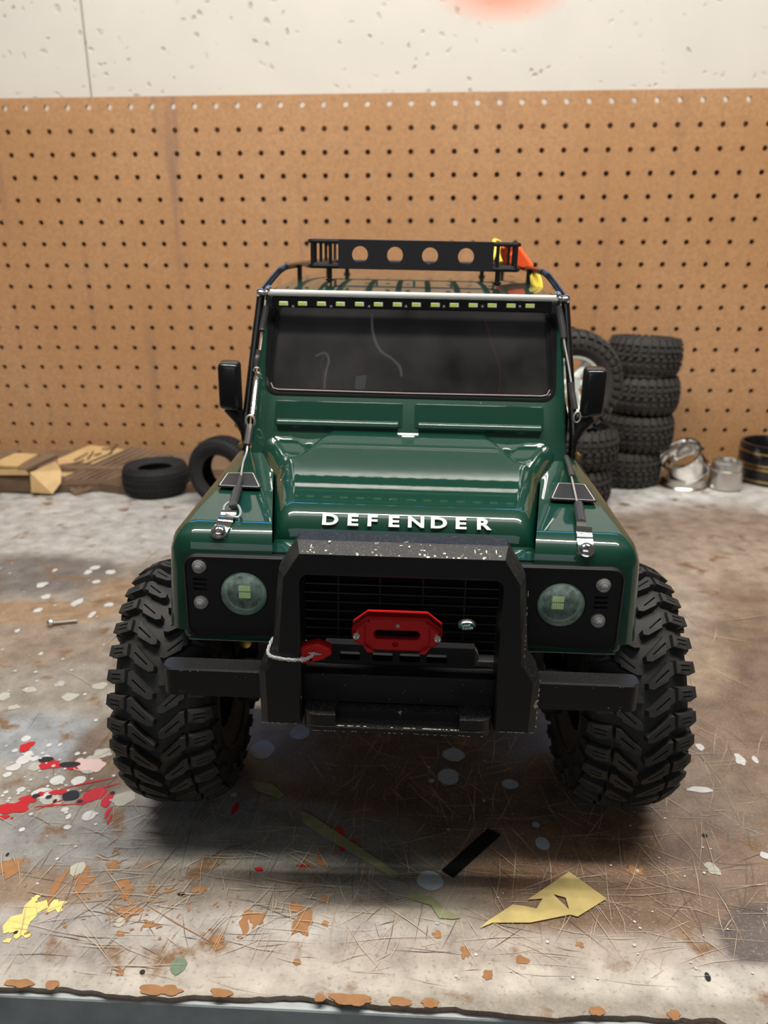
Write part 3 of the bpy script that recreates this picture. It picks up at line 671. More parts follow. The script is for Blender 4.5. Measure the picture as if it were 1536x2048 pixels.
# ------------------------------------------------------------------ the truck
truck = bpy.data.objects.new('model_truck', None); COL.objects.link(truck)
truck.location = (0.0599356, -0.626, 0); truck.rotation_euler = (0, 0.02095, 0.01217)
TM = Matrix.Translation(truck.location) @ truck.rotation_euler.to_matrix().to_4x4(); TI = TM.inverted()
tag(truck, 'dark green radio-controlled off-road truck with black bull bar and roof rack on the bench', 'model truck')
def V(x, f, z): return Vector((x, -f, z))
def pf(px, py, f):       # point on the picture ray at truck depth f
    o = TI @ CAM; d = TI.to_3x3() @ ray(px, py); return o + d * ((-f - o.y) / d.y)
def pz(px, py, z):
    o = TI @ CAM; d = TI.to_3x3() @ ray(px, py); return o + d * ((z - o.z) / d.z)
TF = lambda a, b, d: (a, -d, b)     # front-facing plane: a = x, b = z, d = towards viewer
def part(name, bm, m, parent=None, smooth=True, angle=35, label=None):
    o = fin(name, bm, m, parent or truck, smooth, angle)
    if label: o['label'] = label
    return o

# wheels
car, tread = mud_tyre_meshes()
car.materials.append(M['rubber']); tread.materials.append(M['rubber'])
def rim_mesh():
    bm = bmesh.new(); T = Matrix.Rotation(PI / 2, 4, 'Y')
    lathe(bm, [(0.0285, -.017), (0.027, -.0165), (0.024, -.010), (0.022, 0.0), (0.0, 0.002)], 48, T); lathe(bm, [(0.0285, .017), (0.027, .0165), (0.0245, .012), (0.012, .008), (0.006, .012), (0.0, .012)], 48, T)
    lathe(bm, [(0.0278, -.017), (0.0278, .017)], 48, T); return bm
bmesh_rim = rim_mesh(); bmesh.ops.recalc_face_normals(bmesh_rim, faces=bmesh_rim.faces)
rimme = bpy.data.meshes.new('rim'); bmesh_rim.to_mesh(rimme); bmesh_rim.free(); rimme.materials.append(M['black'])
for fx, fy, yaw in ((-.1140, -.626, .035), (.1135, -.626, .035), (-.1140, -.302, .012), (.1135, -.302, .012)):
    wc = Vector((0.061 + fx * math.cos(yaw if fy < -.5 else .012), fy + fx * math.sin(.035 if fy < -.5 else .012), 0.0655))
    if fy > -.5: wc = Vector((0.0560 + fx, fy, 0.0655))
    wm = Matrix.Translation(wc) @ Matrix.Rotation(yaw, 4, 'Z')
    o = bpy.data.objects.new('wheel', car); COL.objects.link(o); o.parent = truck; o.matrix_local = TI @ wm
    for nm, me_ in (('tread_lugs', tread), ('rim', rimme)):
        c = bpy.data.objects.new(nm, me_); COL.objects.link(c); c.parent = o
        if nm == 'rim': c.rotation_euler = (0, 0, PI if fx < 0 else 0)

# fenders
BVH = []
from mathutils.bvhtree import BVHTree
for s in (-1, 1):
    bm = bmesh.new()
    prof = [(.058, .1205), (.058, .1700), (-.076, .1730), (-.076, .1392), (.0240, .1392), (.0290, .1300), (.0350, .1205)]
    inn_x = lambda f: .0570 + (.058 - f) * .17 * (1 if f < .05 else 1)
    def ix(f, z): return .0895 if z < .138 and f < .05 else inn_x(f)
    vi = [bm.verts.new(V(s * ix(f, z), f, z)) for f, z in prof]; vo_ = [bm.verts.new(V(s * .1048, f, z)) for f, z in prof]
    bm.faces.new(vo_)
    for i in range(7): bm.faces.new((vi[i], vi[(i + 1) % 7], vo_[(i + 1) % 7], vo_[i]))
    pe = ((vo_[0], vo_[1]), (vo_[1], vo_[2]), (vi[1], vo_[1]))
    out = [bm.edges.get(p) for p in pe]
    bmesh.ops.bevel(bm, geom=out, offset=.0122, segments=10, profile=.5, affect='EDGES')
    for v in bm.verts:
        t = min(1, max(0, (.166 - v.co.z) / .05))
        if abs(v.co.x) > .097: v.co.x += s * .0032 * t
    bmesh.ops.recalc_face_normals(bm, faces=bm.faces); BVH.append(BVHTree.FromBMesh(bm))
    part('fender', bm, M['green'], angle=40)
    # back leg of the arch by the door, and the fender's inner face
    bm = bmesh.new(); a0, a1 = sorted((s * .095, s * .1065)); box(bm, a0, a1, .070, .080, .09, .145); part('arch_leg', bm, M['green'])
    bm = bmesh.new(); a0, a1 = sorted((s * .0565, s * .0960)); box(bm, a0, a1, -.0575, -.050, .1165, .1395); box(bm, *sorted((s * .0900, s * .1000)), -.0575, -.050, .1150, .130, .0035, 4); part('inner_panel', bm, M['green'])
# inner front body tub
bm = bmesh.new(); fbox(bm, -.096, .096, .046, .0565, .1155, .160, .004, 3, sel=lambda c: abs(c.x) > .095)
fbox(bm, -.0605, .0605, -.07, .0565, .12, .1585, .002, 2); part('front_bulkhead', bm, M['green'])

# hood: curved sheet with raised centre bulge
def sm(t): t = min(1, max(0, t)); return t * t * (3 - 2 * t)
def interp(t, P):
    for i in range(len(P) - 1):
        if t <= P[i + 1][0]:
            u = (t - P[i][0]) / (P[i + 1][0] - P[i][0]); return P[i][1] + (P[i + 1][1] - P[i][1]) * max(0, u)
    return P[-1][1]
tilt = [(-.069, 2), (-.061, 3), (-.054, 9), (-.046, 10.5), (.012, 10.5), (.022, 11)]
fz = [(-.069, .1855)]
f_ = -.069
while f_ < .0215:
    fz.append((f_ + .001, fz[-1][1] - .001 * math.tan(math.radians(interp(f_, tilt))))); f_ += .001
sc0 = (.1860 - .1727) / (fz[0][1] - fz[-1][1]); fz = [(f, .1727 + (z - fz[-1][1]) * sc0) for f, z in fz]; zc_ = fz[-1][1]; f0 = fz[-1][0]
# quarter ellipse down to the front face
for k in range(1, 17):
    a = PI / 2 * k / 16; fz.append((f0 + .0155 * math.sin(a), zc_ - .0165 * (1 - math.cos(a))))
bm = bmesh.new(); rows_ = []
NSX = 48
for f, zc in fz:
    wb = interp(f, [(-.069, .0865), (-.02, .0700), (.035, .0612), (.060, .0605)])
    if f > .04: wb -= .0
    ew = .011 if f > .0 else .0115
    row = []
    for i in range(-NSX, NSX + 1):
        t = i / NSX; x = wb * math.sin(t * PI / 2) if True else wb * t
        x = wb * (0.55 * math.sin(t * PI / 2) + 0.45 * t)
        d = wb - abs(x); q = min(1, d / ew); g = math.sqrt(max(0, 1 - (1 - q) ** 2))
        B_ = interp(f, [(-.069, .044), (-.058, .047), (-.036, .054), (-.030, .057), (-.027, .062), (-.018, .075)])
        zz = zc
        if f < -.018: zz -= .0038 * sm((abs(x) - B_) / .0045)
        # shallow wedge beside the bulge at the rear corners
        if f < -.036:
            w_ = interp(f, [(-.069, .020), (-.046, .0)]); cx_ = B_ + .004 + w_ * .5
            if w_ > 0: zz -= .0014 * max(0, 1 - abs(abs(x) - cx_) / (w_ * .5 + .0005)) ** .5
        base = interp(f, [(-.069, .1715), (.0, .1650), (.020, .1620), (.0375, .1550)])
        z = base + (zz - base) * g
        # front corners tuck in
        row.append(bm.verts.new(V(x, f, z)))
    rows_.append(row)
for i in range(len(rows_) - 1):
    for j in range(2 * NSX): bm.faces.new((rows_[i][j], rows_[i][j + 1], rows_[i + 1][j + 1], rows_[i + 1][j]))
hood = part('hood', bm, M['green'], angle=60)
# letters on the hood front
a0 = 0.84
lp = V(0, f0 + .0155 * math.sin(a0), zc_ - .0165 * (1 - math.cos(a0)))
tx = [645, 0]; word = 'DEFENDER'
lx = [pf(px, 1050, .034).x for px in (660, 705, 744, 787, 832, 877, 921, 966)]
tdir = Vector((0, -.0155 * math.cos(a0), -.0165 * math.sin(a0))).normalized()   # down the slope
nrm = Vector((0, -(.0165 * math.sin(a0)), .0155 * math.cos(a0))).normalized()
rot = Matrix((Vector((1, 0, 0)), -tdir, nrm)).transposed()
if rot.determinant() < 0: rot = Matrix((Vector((1, 0, 0)), -tdir, -nrm)).transposed()
lm_ = {}
for ch, x in zip(word, lx):
    if ch not in lm_:
        lm_[ch] = text_mesh(ch, 0.0074, 0.0004, 0.00024, 1.45); lm_[ch].materials.append(M['white'])
    o = bpy.data.objects.new('letter', lm_[ch]); COL.objects.link(o); o.parent = hood
    o.matrix_local = Matrix.Translation(Vector((x, lp.y, lp.z)) + nrm * .0005) @ rot.to_4x4()
# clear label backing with a faint outline
bm = bmesh.new()
for (a, b) in (((-.0378, .0036), (.0398, .0036)), ((.0398, .0036), (.0398, -.0042)), ((-.0378, .0036), (-.0378, -.0042))):
    P = []
    for (x, t) in (a, b):
        an = a0 - t / .0160; P.append(V(x, f0 + .0156 * math.sin(an), zc_ - .0165 * (1 - math.cos(an)) + .0001))
    tube(bm, P, .00009, 4)
part('label_outline', bm, mat('faint_outline', (.12, .2, .15), .5), hood)

# cowl + windscreen frame (leaning plane)
fp = lambda z: -.0700 - (z - .186) * .42
TWS = lambda a, b, d: (a, -(fp(b) + d), b)
bm = bmesh.new()
outer = roundpoly([(-.0925, .150), (.0925, .150), (.0905, .206), (.0865, .2605), (-.0865, .2605), (-.0905, .206)], [0, 0, 0, .004, .004, 0])
hole = roundpoly([(-.0838, .2060), (.0838, .2060), (.0800, .2575), (-.0800, .2575)], [.007, .007, .004, .004])
extr(bm, outer, [hole], -.006, 0, TWS, ch=.0012, holech=.0004); frame = part('windscreen_frame', bm, M['green'])
for sx in (-1, 1):
    bm = bmesh.new()
    P = roundpoly([(sx * .0035, .1885), (sx * .0785, .1885), (sx * .0780, .2015), (sx * .0035, .2015)], .0012)
    if parea(P) < 0: P = P[::-1]
    extr(bm, P, [], -.0001, .00025, TWS); part('cowl_panel', bm, M['green'], frame)
    bm = bmesh.new(); tube(bm, [V(sx * .0060, fp(.1885) - .0006, .1890), V(sx * .0765, fp(.1885) - .0006, .1890)], .0028, 20); part('cowl_bead', bm, M['green'], frame)
bm = bmesh.new(); seal = roundpoly([(-.0848, .2048), (.0848, .2048), (.0850, .2600), (-.0850, .2600)], [.007, .007, .002, .002]); extr(bm, seal, [hole], .0, .0004, TWS); ring_o = hole; ring_i = inset(hole, .0022); extr(bm, hole, [ring_i], -.0035, -.0008, TWS); part('windscreen_seal', bm, M['gloss'], frame)
bm = bmesh.new(); extr(bm, inset(hole, .0006), [], -.0032, -.0022, TWS); part('windscreen_pane', bm, M['windshield'], frame, smooth=False)
bm = bmesh.new(); tube(bm, [TWS(x, z, -.0004) for x, z in ((-.0815, .2110), (-.0800, .2083), (-.0770, .2076), (0, .2072), (.0770, .2076), (.0800, .2083), (.0815, .2110))], .00035, 6); part('pinkish_trim', bm, M['pink'], frame)

# cab, roof, interior
def loft(bm, secs, cap=True):
    R_ = [[bm.verts.new(p) for p in s] for s in secs]
    for i in range(len(R_) - 1):
        n = len(R_[i])
        for k in range(n - 1): bm.faces.new((R_[i][k], R_[i][k + 1], R_[i + 1][k + 1], R_[i + 1][k]))
    return R_
bm = bmesh.new()   # body side walls, doors and tailgate
for s in (-1, 1):
    secs = [[V(s * .0865, f, .262), V(s * .0905, f, .206), V(s * .0930, f, .196), V(s * .0935, f, .09)] for f in (-.079, -.40)]
    secs[0] = [V(s * .0865, -.101, .262), V(s * .0905, -.080, .206), V(s * .0930, -.077, .196), V(s * .0935, -.077, .09)]
    loft(bm, secs)
v = [bm.verts.new(V(x, -.40, z)) for x, z in ((-.0935, .09), (.0935, .09), (.093, .196), (.0905, .206), (.0865, .262), (-.0865, .262), (-.0905, .206), (-.093, .196))]; bm.faces.new(v)
cab = part('cab_body', bm, M['green'])
for s in (-1, 1):
    for f0_, f1_ in ((-.115, -.19), (-.205, -.29), (-.30, -.385)):
        bm = bmesh.new(); P = roundpoly([(f0_, .212), (f1_, .212), (f1_, .250), (f0_ - (.012 if f0_ > -.12 else 0), .250)], .004)
        xx = lambda z: .0905 - (z - .206) * .0714
        TS = lambda a, b, d: (s * (xx(b) + d), -a, b)
        extr(bm, P, [], -.0006, .0008, TS); part('side_window', bm, M['gloss'], cab)
bm = bmesh.new()   # dark interior tub with dashboard shelf
fbox(bm, -.084, .084, -.30, -.298, .14, .258); fbox(bm, -.084, .084, -.30, -.085, .165, .167); fbox(bm, -.0845, -.0835, -.30, -.105, .165, .258); fbox(bm, .0835, .0845, -.30, -.105, .165, .258)
fbox(bm, -.083, .083, -.30, -.105, .256, .258); fbox(bm, -.080, .080, -.125, -.090, .167, .200, .004)
part('interior_tub', bm, M['void'], smooth=False)
def wirepart(name, pts, r, m, depth=-.11):
    bm = bmesh.new(); tube(bm, smoothpath([pf(px, py, f) for px, py, f in pts], 6), r, 8); return part(name, bm, m, cab)
wirepart('white_wire', [(744, 628, -.125), (746, 665, -.125), (760, 700, -.125), (785, 718, -.12), (800, 735, -.115), (803, 752, -.115)], .0009, M['white'])
wirepart('red_wire', [(970, 640, -.125), (985, 690, -.125), (998, 730, -.12), (1000, 770, -.11), (995, 790, -.10)], .0006, M['red'])
wirepart('red_wire', [(650, 735, -.11), (646, 755, -.11), (645, 780, -.105)], .0008, M['red'])
wirepart('white_wire', [(632, 712, -.12), (650, 706, -.115), (658, 720, -.11), (652, 745, -.11), (648, 785, -.10)], .0008, M['white'])
wirepart('teal_wire', [(642, 735, -.11), (644, 720, -.11), (652, 712, -.11)], .0005, mat('teal_wire', (.02, .2, .18), .4))
bm = bmesh.new(); P = [pf(px, py, f) for px, py, f in ((712, 752, -.11), (734, 750, -.11), (728, 788, -.098), (708, 788, -.098))]; vs = [bm.verts.new(p) for p in P] + [bm.verts.new(p + Vector((0, .0006, 0))) for p in P]
for q in ((0, 1, 2, 3), (7, 6, 5, 4), (0, 4, 5, 1), (1, 5, 6, 2), (2, 6, 7, 3), (3, 7, 4, 0)): bm.faces.new([vs[i] for i in q])
part('paper_tag', bm, mat('pale_tag', (.42, .5, .52), .6), cab, False)
bm = bmesh.new()   # roof sheet
rows_ = []
for i in range(25):
    f = -.101 - .30 * i / 24; row = []
    zr = .2625 + .0045 * math.sin(min(1, i / 8) * PI / 2)
    for j in range(-24, 25):
        t = j / 24; x = .0865 * math.sin(t * PI / 2); d = .0865 - abs(x); q = min(1, d / .008)
        z = .2575 + (zr - .2575) * math.sqrt(max(0, 1 - (1 - q) ** 2)); row.append(bm.verts.new(V(x, f, z)))
    rows_.append(row)
for i in range(24):
    for j in range(48): bm.faces.new((rows_[i][j], rows_[i][j + 1], rows_[i + 1][j + 1], rows_[i + 1][j]))
bm.faces.new(rows_[0]); roof = part('roof', bm, M['green'], angle=50)

# LED strip under the front cage bar
bm = bmesh.new(); fbox(bm, -.0815, .0805, -.096, -.0925, .2537, .2596, .0004, 1); strip = part('led_strip', bm, M['gloss'], smooth=False)
for k in range(14):
    px = 567 + 37.95 * k; c = pf(px, 607 + 8 * k / 13.0 * .6, -.0918)
    bm = bmesh.new(); fbox(bm, c.x - .0026, c.x + .0026, -.0925, -.0919, c.z - .0012, c.z + .0012, .0002, 1); fbox(bm, c.x - .0026, c.x + .0016, -.0919, -.0917, c.z - .0010, c.z + .0009)
    o = part('led', bm, M['ledrim'], strip, False); o.data.materials.append(M['led'])
    for p in o.data.polygons:
        if p.center.y < .09185: p.material_index = 1
for px in (586, 662, 738, 812, 888, 965, 1040):
    c = pf(px, 612, -.0918); bm = bmesh.new(); fbox(bm, c.x - .0006, c.x + .0006, -.0925, -.0919, c.z - .0008, c.z + .0004); part('resistor', bm, M['steel'], strip, False)

# external roll cage
bm = bmesh.new(); M['barbright'] = mat('bright_front_bar', (0.85, 0.84, 0.80), 0.35, 0.3)
fbox(bm, -.0850, .0850, -.0965, -.0915, .2598, .2632, .0010, 3); part('front_cage_bar', bm, M['barbright'])
for s in (-1, 1):
    bm = bmesh.new()
    tube(bm, smoothpath([V(s * .0885, -.096, .2605), V(s * .0915, -.090, .235), V(s * .0950, -.083, .205), V(s * .0970, -.078, .185), V(s * .0972, -.077, .166)], 5), .0024, 12)
    part('cage_pillar', bm, M['gloss'])
    bm = bmesh.new(); tube(bm, smoothpath([V(s * .0885, -.096, .2610), V(s * .0840, -.118, .2700), V(s * .0810, -.130, .2740), V(s * .0790, -.16, .2752), V(s * .078, -.36, .276)], 5), .0019, 12)
    tube(bm, [V(s * .0765, -.170, .2755), V(s * .0765, -.170, .2655)], .0016, 8); tube(bm, [V(s * .0765, -.34, .2755), V(s * .0765, -.34, .2655)], .0016, 8)
    part('cage_rail', bm, M['gloss'])
    bm = bmesh.new()
    for x_, f_, z_, r_ in ((.0885, -.0945, .2612, .0026), (.0850, -.0940, .2612, .0024), (.0835, -.0945, .2635, .0020)):
        lathe(bm, [(0, .0022), (.0012 * 1, .0021), (r_ * .9, .0010), (r_, 0), (r_, -.001)], 12, Matrix.Translation(V(s * x_, f_ + .001, z_)) @ Matrix.Rotation(PI / 2, 4, 'X'))
    part('cage_bolt', bm, M['chrome'])
    c = pf(525 if s < 0 else 1150, 0, 0)
    bm = bmesh.new(); q = pf(483 if s < 0 else 1156, 890 if s < 0 else 913, -.07)
    lathe(bm, [(0, .0025), (.0015, .0024), (.0018, 0), (.0018, -.004)], 10, Matrix.Translation(q) @ Matrix.Rotation(PI / 2, 4, 'X')); part('hinge_screw', bm, M['brass'])

# roof rack
rack = None
bm = bmesh.new(); RF_, RB_ = -.122, -.275; zt_, zb_ = .2905, .2762
path = roundpoly([(-.0635, RF_), (.0635, RF_), (.0635, RB_), (-.0635, RB_)], .004)
tube(bm, [V(x, f, zt_) for x, f in path], .0013, 8, closed=True); tube(bm, [V(x, f, zb_) for x, f in path], .0015, 8, closed=True)
rack = part('roof_rack', bm, M['black'])
def post(x, f):
    bm = bmesh.new(); tube(bm, [V(x, f, zb_), V(x, f, zt_)], .0011, 8); part('rack_post', bm, M['black'], rack)
for x in (-.0615, -.0505, .0505, .0615): post(x, RF_)
for s in (-1, 1):
    for f in (-.152, -.182, -.212, -.243, RB_): post(s * .0635, f)
for x in (-.03, 0, .03): post(x, RB_)
bm = bmesh.new()
for x in (-.05, -.03, -.01, .01, .03, .05): fbox(bm, x - .002, x + .002, RB_, RF_, zb_ - .0012, zb_ - .0002)
part('rack_floor', bm, M['black'], rack)
bm = bmesh.new(); c0 = [pf(px, 509 + (px - 720) * .02, -.1195) for px in (720, 790, 860, 932)]
P = [(-.0455, .2750), (.0478, .2750), (.0478, .2915), (-.0455, .2915)]
extr(bm, P, [circle(c.x, c.z, .0048, 28) for c in c0], -.1205, -.1192, TF); part('rack_front_plate', bm, M['black'], rack)
for s in (-1, 1):
    for f in (-.135, -.26):
        bm = bmesh.new()
        for x in (.0525,): tube(bm, [V(s * x, f, zb_), V(s * x, f, .2660)], .0016, 8); lathe(bm, [(0, .0012), (.0026, .001), (.0026, 0)], 10, Matrix.Translation(V(s * x, f, .2672)))
        part('rack_foot', bm, M['black'], rack)

# mirrors
for s in (-1, 1):
    bm = bmesh.new(); x0, x1 = (.0975, .1100) if s < 0 else (.0985, .1110)
    dz = 0 if s < 0 else .0015
    box(bm, s * x0 if s > 0 else -x1, s * x1 if s > 0 else -x0, .066, .078, .1955 + dz, .2245 + dz, .0026, 4)
    for v in bm.verts:
        if v.co.y < .0700: v.co.x += -s * .0 ; v.co.z += (-.0010 if v.co.z > .21 else .0012)
        if v.co.y < .0700 and abs(v.co.x) > (x0 + x1) / 2: v.co.y += .0022
    mir = part('side_mirror', bm, M['gloss'], angle=30)
    bm = bmesh.new(); tube(bm, [V(s * .1065, -.074, .1965), V(s * .1010, -.076, .190), V(s * .0970, -.078, .1800)], [.0024, .0028, .0022], 8)
    extr(bm, [(s * .108, .1965), (s * .0985, .1965), (s * .0965, .178), (s * .0990, .178), (s * .1010, .188)], [], -.079, -.076, TF)
    part('mirror_arm', bm, M['black'], mir)

# headlight panels
TH = TF
for s in (-1, 1):
    bm = bmesh.new()
    P = roundpoly([(s * .050, .1205), (s * .0965, .1185), (s * .0965, .1590), (s * .050, .1590)], [0, .006, .006, 0]) 
    if parea(P) < 0: P = P[::-1]
    hc = (s * .0700, .1408)
    c1 = pf(397 if s < 0 else 1208, 1134 if s < 0 else 1172, .061); c2 = pf(401 if s < 0 else 1197, 1206 if s < 0 else 1243, .061)
    sl = []
    for k in range(3):
        z_ = (c1.z + c2.z) / 2 + (k - 1) * .0024; xc = (c1.x + c2.x) / 2
        sl.append(roundpoly([(xc - .0028, z_ - .0005), (xc + .0028, z_ - .0005), (xc + .0028, z_ + .0005), (xc - .0028, z_ + .0005)], .0004, 2))
    rim_ = .0006
    extr(bm, P, [circle(hc[0], hc[1], .0106, 40), circle(c1.x, c1.z, .0034, 20), circle(c2.x, c2.z, .0034, 20)] + sl, .0555, .0602, TF, ch=.0010, holech=.0004, back=False, floor=.0565)
    # raised rim around the panel
    extr(bm, inset(P, .0003), [inset(P, .0012)], .0598, .0608, TF, ch=.0004, back=False)
    panel = part('headlight_panel', bm, M['black'], angle=40)
    # bowl reflector
    TL = Matrix.Translation(V(hc[0], .0600, hc[1])) @ Matrix.Rotation(PI / 2, 4, 'X')
    bm = bmesh.new(); lathe(bm, [(.0104, .0), (.0098, -.0012), (.0080, -.0021), (.0055, -.0026), (0, -.0028)], 40, TL)
    o = part('reflector', bm, mat('greenish_reflector', (.45, .62, .56), .4, .35, noise=.5, nscale=400), panel)
    for dz in (.0017, -.0017):
        bm = bmesh.new(); fbox(bm, hc[0] + (.0002 if s < 0 else -.0012) - .0026, hc[0] + (.0002 if s < 0 else -.0012) + .0026, .0588, .0594, hc[1] + .0006 + dz - .0014, hc[1] + .0006 + dz + .0014, .0002, 1)
        part('led_chip', bm, mat('led_chip', (.70, .85, .25), .5, emit=(.8, 1, .35, .12)), panel, False)
    bm = bmesh.new(); lathe(bm, [(.0106, -.0004), (.0104, .0004), (.0096, .0012), (.0075, .0023), (.0045, .0031), (0, .0034)], 48, TL)
    part('headlight_lens', bm, M['lens'], panel)
    bm = bmesh.new()   # flutes of the lens
    for k in range(-11, 12):
        x = k * .00082; h = math.sqrt(max(0, .0092 ** 2 - x * x))
        if h < .002: continue
        def zl(x, z):
            r = math.hypot(x, z); return interp(r, [(0, .0033), (.0045, .0030), (.0075, .0022), (.0096, .0011), (.0106, 0)])
        tube(bm, [V(hc[0] + x, .0600 + zl(x, z) - .0001, hc[1] + z) for z in np.linspace(-h, h, 7)], .00010, 4)
    part('lens_flutes', bm, M['lens'], panel)
    for c in (c1, c2):
        TL = Matrix.Translation(V(c.x, .0600, c.z)) @ Matrix.Rotation(PI / 2, 4, 'X')
        bm = bmesh.new(); lathe(bm, [(.0033, -.0002), (.0032, .0008), (.0029, .0014), (.0024, .0016), (.0021, .0024), (.0016, .0026), (.0013, .0034), (.0006, .0038), (0, .0038)], 28, TL)
        part('marker_lamp', bm, M['clear'], panel)
        bm = bmesh.new(); lathe(bm, [(.0033, -.0004), (.0020, -.0022), (0, -.0028)], 24, TL); part('marker_bowl', bm, M['marker'], panel)
    bm = bmesh.new(); fbox(bm, s * .050 if s > 0 else -.0975, .0975 if s > 0 else -.050, .0505, .0570, .1150, .1187, .001, 2); part('lower_valance', bm, M['green'])

# grille
bm = bmesh.new(); fbox(bm, -.0505, .0505, .0560, .0568, .112, .160); grille = part('grille', bm, M['void'], smooth=False)
for k in range(10):
    z = .1165 + k * .0043
    bm = bmesh.new(); fbox(bm, -.0495, .0495, .0568, .0602, z, z + .0007, .0003, 1); part('grille_slat', bm, M['gloss'], grille)
for x in (-.028, -.0095, .0095, .028):
    bm = bmesh.new(); fbox(bm, x - .0004, x + .0004, .0568, .0588, .115, .159); part('grille_rib', bm, M['black'], grille, False)
bc = pf(934, 1253, .0632)
TB = Matrix.Translation(V(bc.x, .0602, bc.z)) @ Matrix.Rotation(PI / 2, 4, 'X') @ Matrix.Rotation(.06, 4, 'Z')
bm = bmesh.new(); lathe(bm, [(0, .0030), (.0030, .0030), (.0038, .0024), (.0040, 0)], 32, TB @ Matrix.Diagonal((1, .56, 1, 1))); bd = part('oval_badge', bm, M['steel'], grille); bd['label'] = 'small oval green badge'
bm = bmesh.new(); lathe(bm, [(0, .0034), (.0031, .0033), (.0034, .0028)], 32, TB @ Matrix.Diagonal((1, .56, 1, 1))); part('badge_face', bm, M['badge_green'], grille)
for wd, dx, dz in (('LAND', -.0004, .0006), ('ROVER', .0003, -.0007)):
    me_ = text_mesh(wd, .0013, .00008, .00002, 1.15); me_.materials.append(M['white'])
    o = bpy.data.objects.new('badge_lettering', me_); COL.objects.link(o); o.parent = grille; o.matrix_local = TB @ Matrix.Translation((dx, dz, .0036))

# bull bar
half = [(.0588, .0925), (.0592, .1185), (.0535, .1270), (.0505, .1625), (.0425, .1752)]
outer = [(x, z) for x, z in half] + [(-x, z) for x, z in half[::-1]]
inner_top = roundpoly([(.0410, .0925), (.0412, .1630), (-.0412, .1630), (-.0410, .0925)], [0, .0042, .0042, 0], 6)
poly = outer[:] + [p for p in inner_top[::-1]]
# polygon order: outer from bottom right up and over to bottom left, then inner back
poly = outer + inner_top[::-1]
poly = [tuple(p) for p in poly]
bm = bmesh.new()
def guard_map(a, b, d): return (a, -d, b)
extr(bm, poly, [], .0700, .0870, guard_map, ch=0)
# deeper sloped chamfer on the outer front rim
bm2 = bmesh.new()
bm.free(); bm2.free(); bm = bmesh.new()
L0 = len(outer)
def ring(pts, d): return [bm.verts.new(guard_map(a, b, d)) for a, b in pts]
ins = inset(poly, .0032)
fr = [ins[i] if i < L0 else inset(poly, .0008)[i] for i in range(len(poly))]
fr[0] = (fr[0][0], .0925 + .0008); fr[L0 - 1] = (fr[L0 - 1][0], .0925 + .0008)
for (i0_, dd) in ((3, 0), (4, 0), (5, 0), (6, 0)): pass
es = []; top = ring(fr, .0870)
for i in range(len(top)): es.append(bm.edges.new((top[i - 1], top[i])))
bmesh.ops.triangle_fill(bm, edges=es, use_beauty=True, use_dissolve=False)
mid = []
for i, (a, b) in enumerate(poly):
    dch = (.0870 - .0075 * (1 if 3 <= i <= 6 else .5 if i in (2, 7) else .3)) if i < L0 else .0862
    mid.append(bm.verts.new(guard_map(a, b, dch)))
bot = ring(poly, .0700)
n_ = len(poly)
for i in range(n_):
    bm.faces.new((top[i - 1], top[i], mid[i], mid[i - 1])); bm.faces.new((mid[i - 1], mid[i], bot[i], bot[i - 1]))
es = [bm.edges.get((bot[i - 1], bot[i])) for i in range(n_)]; bmesh.ops.triangle_fill(bm, edges=es, use_beauty=True, use_dissolve=False)
guard = part('bull_bar', bm, M['bar'], smooth=False)
# bare chips along its edges
bm = bmesh.new()
def chipat(p, w_, h_, n=(0, -1, 0)):
    n = Vector(n).normalized(); u = n.cross(Vector((0, 0, 1))); 
    if u.length < .1: u = Vector((1, 0, 0))
    u.normalize(); v_ = n.cross(u); P = []
    for k in range(7):
        a = 2 * PI * k / 7; r = random.uniform(.5, 1); P.append(bm.verts.new(Vector(p) + n * .00012 + u * math.cos(a) * w_ * r + v_ * math.sin(a) * h_ * r))
    bm.faces.new(P)
topn = Vector((0, -.0032, .0075)).normalized()
topn = Vector((0, -.4, .9)).normalized()
for k in range(46):
    x = random.uniform(-.041, .041); t = random.random() ** 3
    chipat(V(x, .0865 - .006 * t, .1722 + .0030 * t - .0001), random.uniform(.0002, .0008), random.uniform(.0002, .0007), (0, -.39, .92))
for x in (-.0365, .0375, .0335, .029): chipat(V(x, .0830, .1738), .0003, .0016, (0, -.39, .92))
for k in range(16):
    t = random.random(); chipat(V(.0592 - .0002, .0855, .0925 + .026 * t), .0003, random.uniform(.0003, .0009), (.5, -1, 0))
    t = random.random(); chipat(V(.0520 + .0008 * t, .0862, .128 + .034 * (1 - t)) - Vector((.0012, 0, 0)), .00022, random.uniform(.0003, .0009))
for k in range(14): chipat(V(random.uniform(.043, .058), .0872, .0934), .0007, .00022)
for k in range(10): chipat(V(-random.uniform(.043, .058), .0872, .0934), .0007, .00022)
o = part('bar_chips', bm, M['chip'], guard, False); o['kind'] = 'stuff'

# bumper beam with rounded ends
bm = bmesh.new()
endp = roundpoly([(-.1040, .0680), (.1040, .0680), (.1040, .0785), (-.1040, .0785)], [.003, .003, .0085, .0085], 7)
TP = lambda a, b, d: (a, -b, d)
extr(bm, endp, [], .0997, .1128, TP, ch=.0007); beam = part('front_bumper', bm, M['beam'], angle=30)
bm = bmesh.new()
for k in range(60):
    x = random.choice((-1, 1)) * random.gauss(.099, .004); x = max(-.1, min(.1, x)); chipat(V(x, .0787 if abs(x) < .0965 else .0775, random.choice((.1004 + random.random() * .002, .1120))), random.uniform(.0001, .0005), random.uniform(.0001, .0004))
for k in range(20): chipat(V(random.uniform(-.1, .1), .0787, random.uniform(.1015, .1135)), .00025, .00015)
o = part('bumper_chips', bm, M['chip'], beam, False); o['kind'] = 'stuff'
